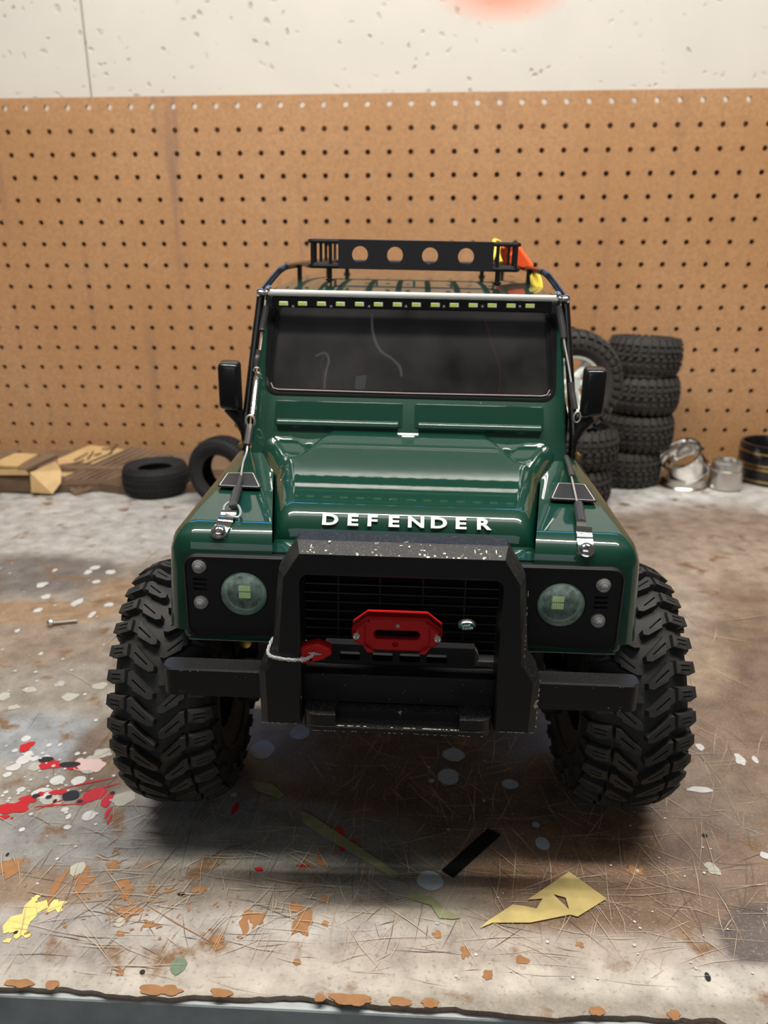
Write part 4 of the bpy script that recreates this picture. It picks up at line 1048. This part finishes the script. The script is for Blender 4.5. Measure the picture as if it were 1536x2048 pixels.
# lower skid lip
bm = bmesh.new()
lipP = roundpoly([(-.0402, .0600), (.0402, .0600), (.0402, .0905), (-.0402, .0905)], [0, 0, .006, .006], 6)
extr(bm, lipP, [], .0925, .0950, TP, ch=.0004)
for s in (-1, 1):
    P = roundpoly([(s * .0262, .0780), (s * .0402, .0780), (s * .0402, .0902), (s * .0262, .0902)], [0, 0, .006, 0], 6)
    if parea(P) < 0: P = P[::-1]
    extr(bm, P, [], .0950, .1005, TP, ch=.0004)
fbox(bm, -.0262, .0262, .0780, .0840, .0950, .0990)
skid = part('skid_plate', bm, M['bar'], angle=30)
bm = bmesh.new()
for k in range(40): chipat(V(random.uniform(-.036, .036), .0907, .0928 + random.random() * .0004), random.uniform(.0002, .0009), .00018)
for k in range(30): chipat(V(random.uniform(-.026, .026), .0900, .0951), random.uniform(.0003, .0013), .0003, (0, -.3, 1))
o = part('skid_chips', bm, M['chip'], skid, False); o['kind'] = 'stuff'
# winch mount and fairlead
bm = bmesh.new(); fbox(bm, -.0660, .0660, .040, .0560, .086, .1185, .002, 2); fbox(bm, -.052, .052, .045, .0662, .088, .1150, .002, 2); part('front_crossmember', bm, M['black'])
bm = bmesh.new()
hl = [roundpoly([(x - .0045, .1148), (x + .0045, .1148), (x + .0045, .1190), (x - .0045, .1190)], .0008, 2) for x in (-.022, -.0075, .0045, .0165)]
extr(bm, [(-.033, .1130), (.033, .1130), (.033, .1225), (-.033, .1225)], hl, .0640, .0690, TF); part('winch_mount', bm, M['black'])
bm = bmesh.new(); TT = Matrix.Translation(V(.030, .066, .1175)) @ Matrix.Rotation(PI / 2, 4, 'X')
lathe(bm, [(.0024, -.002), (.0048, -.002), (.0050, 0), (.0048, .002), (.0024, .002)], 24, TT, closed=True); part('tow_eye', bm, mat('worn_iron', (.05, .04, .03), .6), None)
fc = (-.00125, .1318); w2, h2, k2 = .0193, .0080, .0075
P = [(fc[0] - w2 + k2, fc[1] - h2), (fc[0] + w2 - k2, fc[1] - h2), (fc[0] + w2, fc[1] - .0025), (fc[0] + w2, fc[1] + .0028), (fc[0] + w2 - k2 + .001, fc[1] + h2), (fc[0] - w2 + k2 - .001, fc[1] + h2), (fc[0] - w2, fc[1] + .0028), (fc[0] - w2, fc[1] - .0025)]
P = roundpoly(P, .0012, 3)
slot_ = roundpoly([(fc[0] - .0098, fc[1] - .0021), (fc[0] + .0098, fc[1] - .0021), (fc[0] + .0098, fc[1] + .0021), (fc[0] - .0098, fc[1] + .0021)], .00209, 8)
bm = bmesh.new()
extr(bm, P, [slot_, circle(fc[0] - .0006, fc[1] - .0046, .0012, 14)], .0690, .0765, TF, ch=.0010, holech=.0003, floor=.0735)
for s in (-1, 1):
    a, b = fc[0] + s * .0118, fc[0] + s * .0182
    Q = [(a, fc[1] - h2 + .0010), (fc[0] + s * (w2 - k2 - .0004), fc[1] - h2 + .0010), (fc[0] + s * (w2 - .0012), fc[1] - .0030), (fc[0] + s * (w2 - .0012), fc[1] + .0030), (fc[0] + s * (w2 - k2 + .0006), fc[1] + h2 - .0010), (a, fc[1] + h2 - .0010), (a + s * .0016, fc[1] + .0045), (a + s * .0016, fc[1] - .0045)]
    if parea(Q) < 0: Q = Q[::-1]
    extr(bm, Q, [], .0762, .0780, TF, ch=.0009)
fair = part('fairlead', bm, M['red'], angle=30, label='red winch fairlead')
bm = bmesh.new(); extr(bm, slot_, [], .0734, .0737, TF); part('fairlead_slot', bm, M['void'], fair, False)
for s in (-1, 1):
    TT = Matrix.Translation(V(fc[0] + s * .0172, .0778, fc[1])) @ Matrix.Rotation(PI / 2, 4, 'X')
    bm = bmesh.new(); lathe(bm, [(.0017, -.0005), (.0017, .0009), (.0014, .0012), (.0009, .0012), (.0007, .0003), (0, .0003)], 20, TT); part('hex_screw', bm, M['chrome'], fair)
TT = Matrix.Translation(V(fc[0] + .0003, .0765, fc[1] + .0046)) @ Matrix.Rotation(PI / 2, 4, 'X'); bm = bmesh.new(); lathe(bm, [(.0010, -.0002), (.0009, .0003), (0, .0004)], 14, TT); part('small_pin', bm, M['steel'], fair)

# chassis underneath
bm = bmesh.new()
for s in (-1, 1): fbox(bm, s * .028 - .003, s * .028 + .003, -.36, .062, .085, .105, .001, 1)
fbox(bm, -.03, .03, .02, .05, .075, .11, .003, 2); part('chassis_rails', bm, M['black'])
for f in (0, -.324):
    bm = bmesh.new(); tube(bm, [V(-.095, f, .0655), V(.095, f, .0655)], .007, 14); lathe(bm, [(0, -.016), (.010, -.014), (.016, -.004), (.016, .004), (.010, .014), (0, .016)], 20, Matrix.Translation(V(.022, f, .064)) @ Matrix.Rotation(PI / 2, 4, 'X'))
    for s in (-1, 1): fbox(bm, s * .082 - .006, s * .082 + .006, f - .010, f + .010, .052, .080, .002, 2)
    part('axle', bm, M['black'])
for s in (-1, 1):
    bm = bmesh.new(); tube(bm, [V(s * .055, .010, .074), V(s * .050, -.012, .135)], .0055, 12); part('shock_absorber', bm, M['black'])
    bm = bmesh.new(); tube(bm, [V(s * .055 + .0075 * math.cos(t), .008 - .011 * t / 44 + .0075 * math.sin(t), .078 + .05 * t / 44) for t in np.linspace(0, 44, 160)], .0009, 5); part('shock_spring', bm, M['steel'])
    bm = bmesh.new(); tube(bm, [V(s * .030, .0, .07), V(s * .035, -.2, .09)], .0035, 8); part('suspension_link', bm, M['black'])
bm = bmesh.new(); tube(bm, [V(-.075, .020, .066), V(.075, .022, .070)], .003, 8); part('steering_link', bm, M['black'])
bm = bmesh.new(); q = pf(492, 1283, .02); lathe(bm, [(0, .003), (.003, .002), (.003, -.004)], 10, Matrix.Translation(q) @ Matrix.Rotation(PI / 2, 4, 'X')); part('brass_fitting', bm, M['brass'])
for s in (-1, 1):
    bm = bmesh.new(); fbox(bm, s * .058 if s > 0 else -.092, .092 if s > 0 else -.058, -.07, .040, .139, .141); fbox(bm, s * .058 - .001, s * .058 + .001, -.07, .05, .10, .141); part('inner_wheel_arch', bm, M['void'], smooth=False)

# vent decals on the fenders
ZF = .1733
for pts, nm in ((((452, 945), (510, 945), (525, 976), (433, 972)), 'L'), (((1113, 965), (1173, 968), (1196, 1003), (1098, 998)), 'R')):
    P = [tuple(pz(px, py, ZF).xy) for px, py in pts]
    if parea(P) < 0: P = P[::-1]
    PR = roundpoly(P, .0022, 4); bm = bmesh.new(); extr(bm, PR, [], ZF - .0005, ZF + .0001)
    vd = part('vent_decal', bm, mat('vent_mesh', (.02, .022, .024), .35, noise=.8, nscale=1400), smooth=False, label='black mesh vent decal with pale outline')
    bm = bmesh.new(); extr(bm, inset(PR, .0011), [inset(PR, .00145)], ZF, ZF + .00025); part('vent_outline', bm, mat('pale_outline', (.55, .52, .48), .5), vd, False)

# limb risers: cable, crimp sleeves, springs, clamps. Each is a part of the truck
def seg(name, pts, r, m, parent, n=10):
    bm = bmesh.new(); tube(bm, smoothpath([pf(*p) for p in pts], 4), r, n); return part(name, bm, m, parent)
lr = seg('limb_riser_cable', [(531, 600, -.088), (527, 640, -.086), (522, 690, -.080), (517, 715, -.076)], .00055, M['wire'], truck)
seg('crimp_sleeve', [(533, 612, -.086), (530, 630, -.085), (525, 655, -.083), (524, 662, -.082)], .0018, M['sleeve'], lr)
seg('crimp_sleeve', [(518, 700, -.077), (516, 712, -.076), (514, 718, -.074), (513, 735, -.073)], .0017, M['sleeve'], lr)
def ringpart(px, py, f, r, wr, m, parent, nm='cable_loop', tilt_=0.0, ell=1.4):
    c = pf(px, py, f); bm = bmesh.new()
    tube(bm, [c + Vector((math.cos(a) * r, -math.sin(a) * .0004, math.sin(a) * r * ell)) for a in np.linspace(0, 2 * PI, 18, endpoint=False)], wr, 8, closed=True); return part(nm, bm, m, parent)
ringpart(514, 741, -.072, .0019, .0005, M['chrome'], lr, ell=1.0); ringpart(517, 750, -.071, .0016, .0005, M['chrome'], lr, ell=1.0)
a_ = pf(514, 752, -.070); b_ = pf(505, 832, -.058); ax = (b_ - a_).normalized(); u_ = ax.cross(Vector((0, 1, 0))).normalized(); v_ = ax.cross(u_); bm = bmesh.new(); turns = 22
tube(bm, [a_ + (b_ - a_) * (t / (turns * 2 * PI)) + u_ * math.cos(t) * .0014 + v_ * math.sin(t) * .0014 for t in np.linspace(0, turns * 2 * PI, turns * 12)], .00042, 5); part('tension_spring', bm, M['chrome'], lr)
ringpart(501, 842, -.056, .0024, .0006, M['wire'], lr)
seg('crimp_sleeve', [(500, 852, -.052), (499, 860, -.050), (496, 880, -.046), (494, 890, -.044)], .0021, M['sleeve'], lr)
def loopU(pts, m, parent): 
    bm = bmesh.new(); tube(bm, smoothpath([pf(*p) for p in pts], 5), .0006, 8); part('cable_loop', bm, m, parent)
def hit(px, py):
    o_ = TI @ CAM; dd_ = (TI.to_3x3() @ ray(px, py)).normalized()
    for t_ in BVH:
        h_ = t_.ray_cast(o_, dd_)
        if h_[0] is not None: return h_[0], (h_[1] if h_[1].dot(dd_) < 0 else -h_[1])
    return pz(px, py, .1725), Vector((0, 0, 1))
def hs(px, py, lift):
    p_, n_ = hit(px, py); return p_ + Vector((0, -.45, .9)) * lift
def segs(name, pts, r, m, parent, n=10):
    bm = bmesh.new(); tube(bm, smoothpath([hs(*p) for p in pts], 4), r, n); return part(name, bm, m, parent)
def clampm(a, b, w_):
    NP = 30; C_ = []
    for k in range(NP):
        t = k / (NP - 1); p_, n_ = hit(a[0] + (b[0] - a[0]) * t * 1.10, a[1] + (b[1] - a[1]) * t * 1.10); C_.append((p_, n_))
    nn = []
    for k in range(NP):
        q_ = sum((C_[max(0, min(NP - 1, k + e))][1] for e in range(-4, 5)), Vector()); nn.append(q_.normalized())
    bm = bmesh.new(); T_ = []; T0 = []
    for k, (p_, _) in enumerate(C_):
        t = k / (NP - 1); d = (C_[min(NP - 1, k + 1)][0] - C_[max(0, k - 1)][0]).normalized(); side = d.cross(nn[k]).normalized()
        h = .0011 + .0020 * math.exp(-((t - .08) / .07) ** 2) + .0012 * math.exp(-((t - .30) / .05) ** 2)
        wv = w_ * (1 if t < .84 else math.sqrt(max(.0, 1 - ((t - .84) / .162) ** 2)))
        T_.append([bm.verts.new(p_ + side * (q * wv) + nn[k] * h) for q in (-1, 1)]); T0.append([bm.verts.new(p_ + side * (q * wv) + nn[k] * (h - .0007)) for q in (-1, 1)])
    kb_ = int(.86 * (NP - 1)); B_ = C_[kb_][0]; up = nn[kb_]; d = (C_[kb_ + 1][0] - C_[kb_ - 1][0]).normalized(); side = d.cross(up).normalized()
    for i in range(29):
        bm.faces.new((T_[i][0], T_[i][1], T_[i + 1][1], T_[i + 1][0])); bm.faces.new((T0[i][1], T0[i][0], T0[i + 1][0], T0[i + 1][1]))
        bm.faces.new((T_[i][1], T0[i][1], T0[i + 1][1], T_[i + 1][1])); bm.faces.new((T0[i][0], T_[i][0], T_[i + 1][0], T0[i + 1][0]))
    bm.faces.new((T_[0][1], T_[0][0], T0[0][0], T0[0][1]))
    o = part('cable_clamp', bm, M['chrome'], truck, angle=40)
    TT = Matrix((side, d, up)).transposed().to_4x4(); TT.translation = B_ + up * .0010
    bm = bmesh.new(); lathe(bm, [(.0037, -.001), (.0037, .0003), (.0030, .0005), (.0028, .0013), (.0020, .0020), (.0009, .0023), (0, .0023)], 28, TT); sc_ = part('clamp_screw', bm, M['chrome'], o)
    bm = bmesh.new()
    for r_ in (0.4, 0.4 + PI / 2): box(bm, -.0013, .0013, -.0003, .0003, .0015, .0021)
    bm.free(); bm = bmesh.new()
    for r_ in (0.4, 0.4 + PI / 2):
        n0 = len(bm.verts); box(bm, -.0016, .0016, -.00030, .00030, .0012, .00235); bm.verts.ensure_lookup_table()
        for v in list(bm.verts)[n0:]: v.co = TT @ (Matrix.Rotation(r_, 4, 'Z') @ v.co)
    part('screw_cross', bm, M['black'], o)
    return o
bm = bmesh.new(); tube(bm, smoothpath([pf(495, 888, -.044), pf(493, 905, -.040), hs(488, 940, .0045), hs(483, 972, .0040), hs(478, 990, .0035)], 6), .00055, 8); lr2 = part('limb_riser_cable', bm, M['wire'], truck)
segs('crimp_sleeve', [(484, 966, .0040), (480, 980, .0038), (477, 992, .0036)], .0012, M['sleeve'], lr2); segs('crimp_sleeve', [(478, 988, .0036), (474, 998, .0034), (468, 1020, .0032)], .0021, M['sleeve'], lr2)
segs('cable_loop', [(461, 1013, .0030), (451, 1020, .0026), (450, 1031, .0022), (463, 1038, .0020), (478, 1041, .0022), (483, 1031, .0026), (478, 1020, .0030)], .0006, M['wire'], lr2, 8)
clampm((461, 1030), (437, 1069), .0034)
clampm((1166, 1062), (1172, 1103), .0034)
rr_ = seg('limb_riser_cable', [(1121, 610, -.088), (1128, 680, -.080), (1136, 725, -.074), (1143, 768, -.068)], .00055, M['wire'], truck)
seg('crimp_sleeve', [(1116, 612, -.087), (1120, 630, -.086), (1125, 658, -.083), (1127, 676, -.081)], .0019, M['sleeve'], rr_)
seg('crimp_sleeve', [(1142, 765, -.068), (1144, 785, -.066), (1147, 800, -.064), (1150, 818, -.062)], .0018, M['sleeve'], rr_)
ringpart(1154, 834, -.060, .0018, .0005, M['wire'], rr_, ell=1.7)
bm = bmesh.new(); tube(bm, smoothpath([hs(1127, 912, .0020), hs(1132, 925, .0030), hs(1141, 965, .0035), hs(1152, 1018, .0035), hs(1156, 1040, .0030)], 6), .00055, 8); r2_ = part('limb_riser_cable', bm, M['wire'], truck)
segs('crimp_sleeve', [(1131, 922, .0028), (1136, 940, .0034), (1142, 964, .0036)], .0015, M['sleeve'], r2_)
segs('crimp_sleeve', [(1154, 1020, .0036), (1157, 1040, .0034), (1160, 1058, .0034)], .0022, M['sleeve'], r2_)

# ------------------------------------------------------------------ hook tied to the bull bar (a thing of its own)
hk = bpy.data.objects.new('tow_hook', None); COL.objects.link(hk); hk.matrix_world = TM
tag(hk, 'red tow hook tied with grey cord to the left leg of the bull bar', 'hook')
def hpart(name, bm, m, smooth=True): return fin(name, bm, m, hk, smooth, 35)
bm = bmesh.new(); A_ = pf(604, 1297, .0800); B_ = pf(640, 1296, .0835); C_ = pf(660, 1304, .0850)
P = roundpoly([(A_.x - .001, A_.z + .0028), (B_.x - .001, B_.z + .0024), (C_.x, C_.z + .0012), (C_.x + .0006, C_.z - .0016), (B_.x + .001, B_.z - .0052), (A_.x + .003, A_.z - .0045), (A_.x - .001, A_.z - .0048)][::-1], .0007, 2)
extr(bm, P, [roundpoly([(A_.x + .001, A_.z - .0010), (A_.x + .001, A_.z - .0030), (A_.x + .0050, A_.z - .0034), (A_.x + .0050, A_.z - .0016)], .0004, 2)], .0795, .0850, TF, ch=.0008)
hpart('hook_body', bm, M['red'])
bm = bmesh.new()
cy_ = .0785
pts = []
for t in np.linspace(0, 2 * PI, 60, endpoint=False):
    # flattened loop around the leg
    x = -.0478 + .0078 * math.copysign(abs(math.cos(t)) ** .55, math.cos(t)); f = .0785 + .0096 * math.copysign(abs(math.sin(t)) ** .55, math.sin(t))
    pts.append((x, f, .1262 - .0022 * (x + .059) / .02))
for ph in (0, 1):
    tube(bm, [V(x + .0003 * math.cos(k * 1.9 + ph * PI), f, z + .00045 * math.sin(k * 1.9 + ph * PI)) for k, (x, f, z) in enumerate(pts)], .00055, 6, closed=True)
E_ = pf(628, 1308, .0862); S_ = V(-.0412, .0872, .1242)
for ph in (0, 1): tube(bm, [S_ + (E_ - S_) * t + Vector((0, -.0003 * math.cos(t * 14 + ph * PI), .0005 * math.sin(t * 14 + ph * PI) - .0007 * math.sin(t * PI))) for t in np.linspace(0, 1, 24)], .0005, 6)
for k in range(5): tube(bm, [E_ + Vector((random.uniform(-.001, .001), -.0004, random.uniform(-.001, .001))), E_ + Vector((random.uniform(-.0035, .0035), -.0008, random.uniform(-.0015, .0018)))], .0002, 4)
hpart('grey_cord', bm, M['greycord'])

# orange flag and yellow rope on the roof rack
fl = bpy.data.objects.new('recovery_strap', None); COL.objects.link(fl); fl.matrix_world = TM
tag(fl, 'bright orange strap bundle with yellow rope at the right rear of the roof rack', 'strap')
FD = -.200
Pp = [(1000, 492), (1032, 486), (1040, 490), (1068, 530), (1066, 546), (1030, 536), (1006, 528)]
bm = bmesh.new(); pts3 = [pf(px, py, FD) for px, py in Pp]; P = [(p.x, p.z) for p in pts3]
if parea(P) < 0: P = P[::-1]
extr(bm, P, [], FD - .035, FD, TF, ch=.002); 
for v in bm.verts: v.co += Vector((0, .004 * math.sin(v.co.x * 300), 0))
fin('strap_fabric', bm, M['orange'], fl, True, 30)
bm = bmesh.new(); tube(bm, smoothpath([pf(px, py, f) for px, py, f in ((984, 520, -.17), (992, 500, -.175), (988, 482, -.18), (1000, 486, -.185), (996, 505, -.18), (1002, 525, -.175))], 6), .0014, 8)
tube(bm, smoothpath([pf(px, py, f) for px, py, f in ((1060, 542, -.20), (1066, 555, -.165), (1072, 572, -.15), (1080, 578, -.15), (1078, 560, -.16), (1070, 548, -.17), (1066, 560, -.16), (1074, 575, -.152))], 6), .0019, 8)
fin('yellow_rope', bm, M['yellow'], fl, True)

# ------------------------------------------------------------------ things at the back of the bench
def tyre_thing(name, meshes, m, loc, rot, label, cat='tyre', group=None, scale=1.0):
    o = bpy.data.objects.new(name, meshes[0]); COL.objects.link(o); o.location = loc; o.rotation_euler = rot; o.scale = (scale,) * 3
    c = bpy.data.objects.new('tread_blocks', meshes[1]); COL.objects.link(c); c.parent = o
    tag(o, label, cat, group); return o
stk = at_tyre_meshes(0.0455, 0.042, 0.026, 28, 0.0030)
for me_ in stk: me_.materials.append(M['rubber_old'])
hh = .0440
lab = ['bottom tyre of the tall grey tyre stack on the right', 'second tyre from the bottom of the tall grey stack', 'third tyre from the bottom of the tall grey stack', 'topmost tyre of the tall grey tyre stack on the right']
z = .001
for k in range(4):
    zc2 = .0232 + k * .0462
    c = Vector((0.3370 + (-.008, .003, .005, .003)[k], -0.018, zc2))
    tyre_thing('crawler_tyre', stk, M['rubber_old'], c, (random.uniform(-.02, .02), PI / 2 + (.01, -.02, .02, .05)[k], random.uniform(0, 1)), lab[k], group='dusty tyres stacked on the right')
for k in range(2):
    tyre_thing('crawler_tyre', stk, M['rubber_old'], Vector((0.2480 + .004 * k, -0.105, .0232 + k * .0462)), (0, PI / 2, .4 + k), ('bottom dark tyre behind the right fender beside the tall stack', 'upper lying tyre behind the right mirror, under the standing wheel')[k], group='tyres behind the right fender')
# standing wheel with pale rim on top of the two tyres
wh = bpy.data.objects.new('spare_wheel', None); COL.objects.link(wh)
wc = on_y(1137, 764, -0.118); sc_ = 1.12
wh.location = wc; wh.rotation_euler = (0.06, 0, PI / 2 + .12)
tag(wh, 'mounted wheel with pale silver rim standing behind the right mirror', 'wheel')
bigt = at_tyre_meshes(0.059, 0.042, 0.031, 34, 0.0035)
for me_ in bigt: me_.materials.append(M['rubber_old'])
for nm, me_ in (('tyre', bigt[0]), ('tread_blocks', bigt[1])):
    o = bpy.data.objects.new(nm, me_); COL.objects.link(o); o.parent = wh
bm = bmesh.new(); T = Matrix.Rotation(PI / 2, 4, 'Y')
for s in (-1, 1): lathe(bm, [(.0315, s * .019), (.029, s * .0185), (.027, s * .012), (.0262, 0)], 48, T)
lathe(bm, [(.010, -.012), (.009, -.016), (0, -.016)], 24, T)
for k in range(6):
    a = k * PI / 3; tube(bm, [Vector((-.012, math.cos(a) * .008, math.sin(a) * .008)), Vector((-.010, math.cos(a) * .027, math.sin(a) * .027))], [.005, .0035], 8)
fin('rim', bm, mat('pale_rim', (.75, .80, .78), .35, .3), wh, True)
# left: one lying and one standing tyre
ltm = at_tyre_meshes(0.0405, 0.033, 0.0215, 52, 0.0014)
for me_ in ltm: me_.materials.append(M['rubber_new'])
p0 = on_z(307, 1004)
tyre_thing('slick_tyre', ltm, M['rubber_new'], Vector((p0.x - .009, p0.y + .041, .0195)), (0, PI / 2, 0), 'black tyre lying flat on the bench left of the truck', group='black tyres on the left')
ltm2 = at_tyre_meshes(0.0415, 0.030, 0.0225, 56, 0.0012)
for me_ in ltm2: me_.materials.append(M['rubber_new'])
tyre_thing('slick_tyre', ltm2, M['rubber_new'], Vector((on_y(447, 942, -.145).x, -.145, .0430)), (-.10, 0, PI / 2 - .25), 'black tyre standing on edge beside the left mirror', group='black tyres on the left')
# wooden parts
bd_ = bpy.data.objects.new('plywood_board', None); COL.objects.link(bd_)
tag(bd_, 'long dark brown plywood board lying along the foot of the pegboard', 'board')
bm = bmesh.new(); 
P = [tuple(on_z(px, py).xy) for px, py in ((-40, 985), (60, 988), (200, 984), (250, 990), (430, 985), (520, 975))] + [(-.12, .035), (-.60, .035)]
if parea(P) < 0: P = P[::-1]
extr(bm, P, [], .0006, .012, ch=.0006); fin('lower_ply', bm, M['wood_dark'], bd_)
bm = bmesh.new(); extr(bm, [(-.44, -.060), (-.14, -.055), (-.13, .030), (-.45, .030)], [], .0122, .020, ch=.0005); fin('upper_ply', bm, M['wood_grey'], bd_)
def tiltplate(name, corners, th_, m, label, cat, ribs=0, marks=None, group=None):
    """plate spanned by four picture points given with world depths"""
    Q = [on_y(px, py, y) for px, py, y in corners]
    n = (Q[1] - Q[0]).cross(Q[3] - Q[0]).normalized()
    if n.z < 0: n = -n
    o = bpy.data.objects.new(name, None); COL.objects.link(o); o.location = (Q[0] + Q[2]) / 2; base = o.location.copy()
    bm = bmesh.new(); a = [bm.verts.new(q - base) for q in Q]; b = [bm.verts.new(q - base - n * th_) for q in Q]
    bm.faces.new(a); bm.faces.new(b)
    for i in range(4): bm.faces.new((a[i - 1], a[i], b[i], b[i - 1]))
    fin('panel', bm, m, o); tag(o, label, cat, group)
    for k in range(ribs):
        t = (k + .5) / ribs; A1 = Q[0] + (Q[3] - Q[0]) * t - base; B1 = Q[1] + (Q[2] - Q[1]) * t - base
        bm = bmesh.new(); tube(bm, [A1 + n * .0004, B1 + n * .0004], .0011, 6); fin('rib', bm, M['wood_grey'], o, True)
    if marks:
        for (u0, v0, u1, v1) in marks:
            def uv(u, v): return Q[0] + (Q[1] - Q[0]) * u + (Q[3] - Q[0]) * v - base + n * .0003
            bm = bmesh.new(); tube(bm, [uv(u0, v0), uv(u1, v1)], .0009, 5); o2 = fin('engraved_line', bm, M['burn'], o)
    return o
tiltplate('ribbed_panel', [(150, 990, -.115), (345, 910, -.02), (262, 893, .01), (118, 958, -.085)], .003, M['wood_grey'], 'brown ribbed plywood strip leaning behind the flat-lying tyre', 'wood panel', ribs=7)
tiltplate('engraved_panel', [(120, 962, -.082), (260, 900, .0), (180, 890, .02), (115, 918, -.03)], .003, M['wood_light'], 'light plywood panel with dark engraved marks by the pegboard', 'wood panel',
          marks=[(.25, .25, .75, .22), (.2, .45, .35, .44), (.4, .42, .5, .65), (.5, .45, .6, .42), (.62, .60, .8, .35), (.22, .62, .42, .68), (.7, .22, .85, .5)])
kit = bpy.data.objects.new('wooden_kit_box', None); COL.objects.link(kit); kit.location = on_z(60, 990) + Vector((0, .01, .012))
tag(kit, 'small laser-cut plywood box frame at the far left end of the bench', 'wooden box'); kb = kit.location.copy()
def kp_(px, py, y): return on_y(px, py, y) - kb
def slab(name, c4, th_, m):
    Q = [kp_(*c) for c in c4]; n = (Q[1] - Q[0]).cross(Q[3] - Q[0]).normalized()
    if n.y > 0: n = -n
    bm = bmesh.new(); a = [bm.verts.new(q) for q in Q]; b = [bm.verts.new(q - n * th_) for q in Q]; bm.faces.new(a); bm.faces.new(b)
    for i in range(4): bm.faces.new((a[i - 1], a[i], b[i], b[i - 1]))
    fin(name, bm, m, kit)
YK = -.115
slab('end_cap', [(60, 945, YK), (62, 985, YK), (105, 988, YK - .002), (122, 965, YK + .01)], .004, M['wood_light'])
slab('end_cap', [(60, 945, YK), (122, 965, YK + .01), (122, 940, YK + .02), (112, 922, YK + .02)], .004, M['wood_light'])
slab('side_slat', [(-60, 940, YK + .01), (50, 940, YK), (55, 950, YK), (-60, 950, YK + .01)], .003, M['wood_light'])
slab('top_panel', [(-60, 928, YK + .012), (35, 932, YK + .004), (75, 908, YK + .045), (-40, 902, YK + .05)], .003, M['wood_light'])
slab('rail', [(35, 936, YK + .002), (52, 938, YK), (115, 910, YK + .045), (95, 904, YK + .05)], .004, M['wood_grey'])
slab('rail', [(-60, 920, YK + .02), (-10, 920, YK + .02), (42, 900, YK + .055), (30, 897, YK + .06)], .004, M['wood_grey'])
slab('side_panel', [(-60, 955, YK + .01), (58, 955, YK + .004), (60, 984, YK + .004), (-60, 980, YK + .012)], .003, M['wood_dark'])
# right: chrome ring leaning on a ring, small can, black and gold ring
def ringthing(name, loc, rot, R_, r_, h, m, label, cat):
    bm = bmesh.new(); lathe(bm, [(R_, 0), (R_ * .96, h * .15), (R_ * .94, h * .2), (R_ * .94, h * .8), (R_ * .96, h * .85), (R_, h), (R_ * .93, h), (r_, h * .8), (r_, h * .2), (R_ * .93, 0)], 48, None, True)
    o = fin(name, bm, m, None, True, 40); o.location = loc; o.rotation_euler = rot; tag(o, label, cat); return o
c = on_z(1378, 984)
ringthing('wheel_ring', (c.x + .002, c.y + .030, .0008), (0, 0, 0), .029, .022, .012, M['steel'], 'dark steel beadlock ring lying flat right of the tyre stack', 'wheel ring')
o = ringthing('chrome_rim', (c.x + .004, c.y + .024, .0225), (.35, -.62, 0), .026, .021, .030, M['chrome'], 'shiny chrome rim tipped on its side on the flat steel ring', 'rim')
c = on_z(1450, 985)
bm = bmesh.new(); lathe(bm, [(0, .0005), (.019, .0005), (.020, .0015), (.020, .024), (.0185, .025), (.0185, .034), (.0170, .035), (.0165, .034), (.0165, .026), (0, .025)], 48)
o = fin('hub_cup', bm, M['steel'], None, True, 35); o.location = (c.x + .006, c.y + .020, 0.0003); tag(o, 'brushed silver cup beside the black and gold rings', 'cup')
c = on_z(1535, 975)
bring = bpy.data.objects.new('banded_drum', None); COL.objects.link(bring); bring.location = (c.x + .016, c.y + .036, 0.0003)
tag(bring, 'black drum with gold bands at the right edge of the bench', 'drum')
bm = bmesh.new(); lathe(bm, [(.030, 0), (.040, 0), (.0405, .002), (.0405, .047), (.0395, .050), (.0365, .050), (.0355, .047), (.0355, .004), (.030, .004)], 56, None, True); fin('drum_wall', bm, M['gloss'], bring, True, 35)
for z_ in (.004, .019, .024, .039):
    bm = bmesh.new(); lathe(bm, [(.0400, z_), (.0415, z_ + .0005), (.0415, z_ + .0025), (.0400, z_ + .003)], 56); fin('gold_band', bm, M['gold'], bring, True)
# machine screw lying at the left
s0 = on_z(98, 1252); s1 = on_z(156, 1246); bm = bmesh.new(); d = (s1 - s0); dd = d.normalized(); up = Vector((0, 0, 1)); sd_ = dd.cross(up)
scw = bpy.data.objects.new('machine_screw', None); COL.objects.link(scw); scw.location = s0; tag(scw, 'small steel screw lying on the bench left of the left tyre', 'screw')
T0 = Matrix((sd_, up, dd)).transposed().to_4x4(); T0.translation = Vector((0, 0, .0026))
lathe(bm, [(0, -.001), (.0018, -.0008), (.0032, .0008), (.0033, .0016), (.0030, .0032), (0, .0034)], 20, T0); fin('screw_head', bm, M['steel'], scw, True)
bm = bmesh.new(); n_ = 60; T0.translation = Vector((0, 0, .0022))
lathe(bm, [(0, .003)] + [(.00125 + (.0003 if k % 2 else 0), .003 + (d.length - .003) * k / n_) for k in range(n_)] + [(0, d.length)], 12, T0); fin('screw_shank', bm, M['steel'], scw, True)
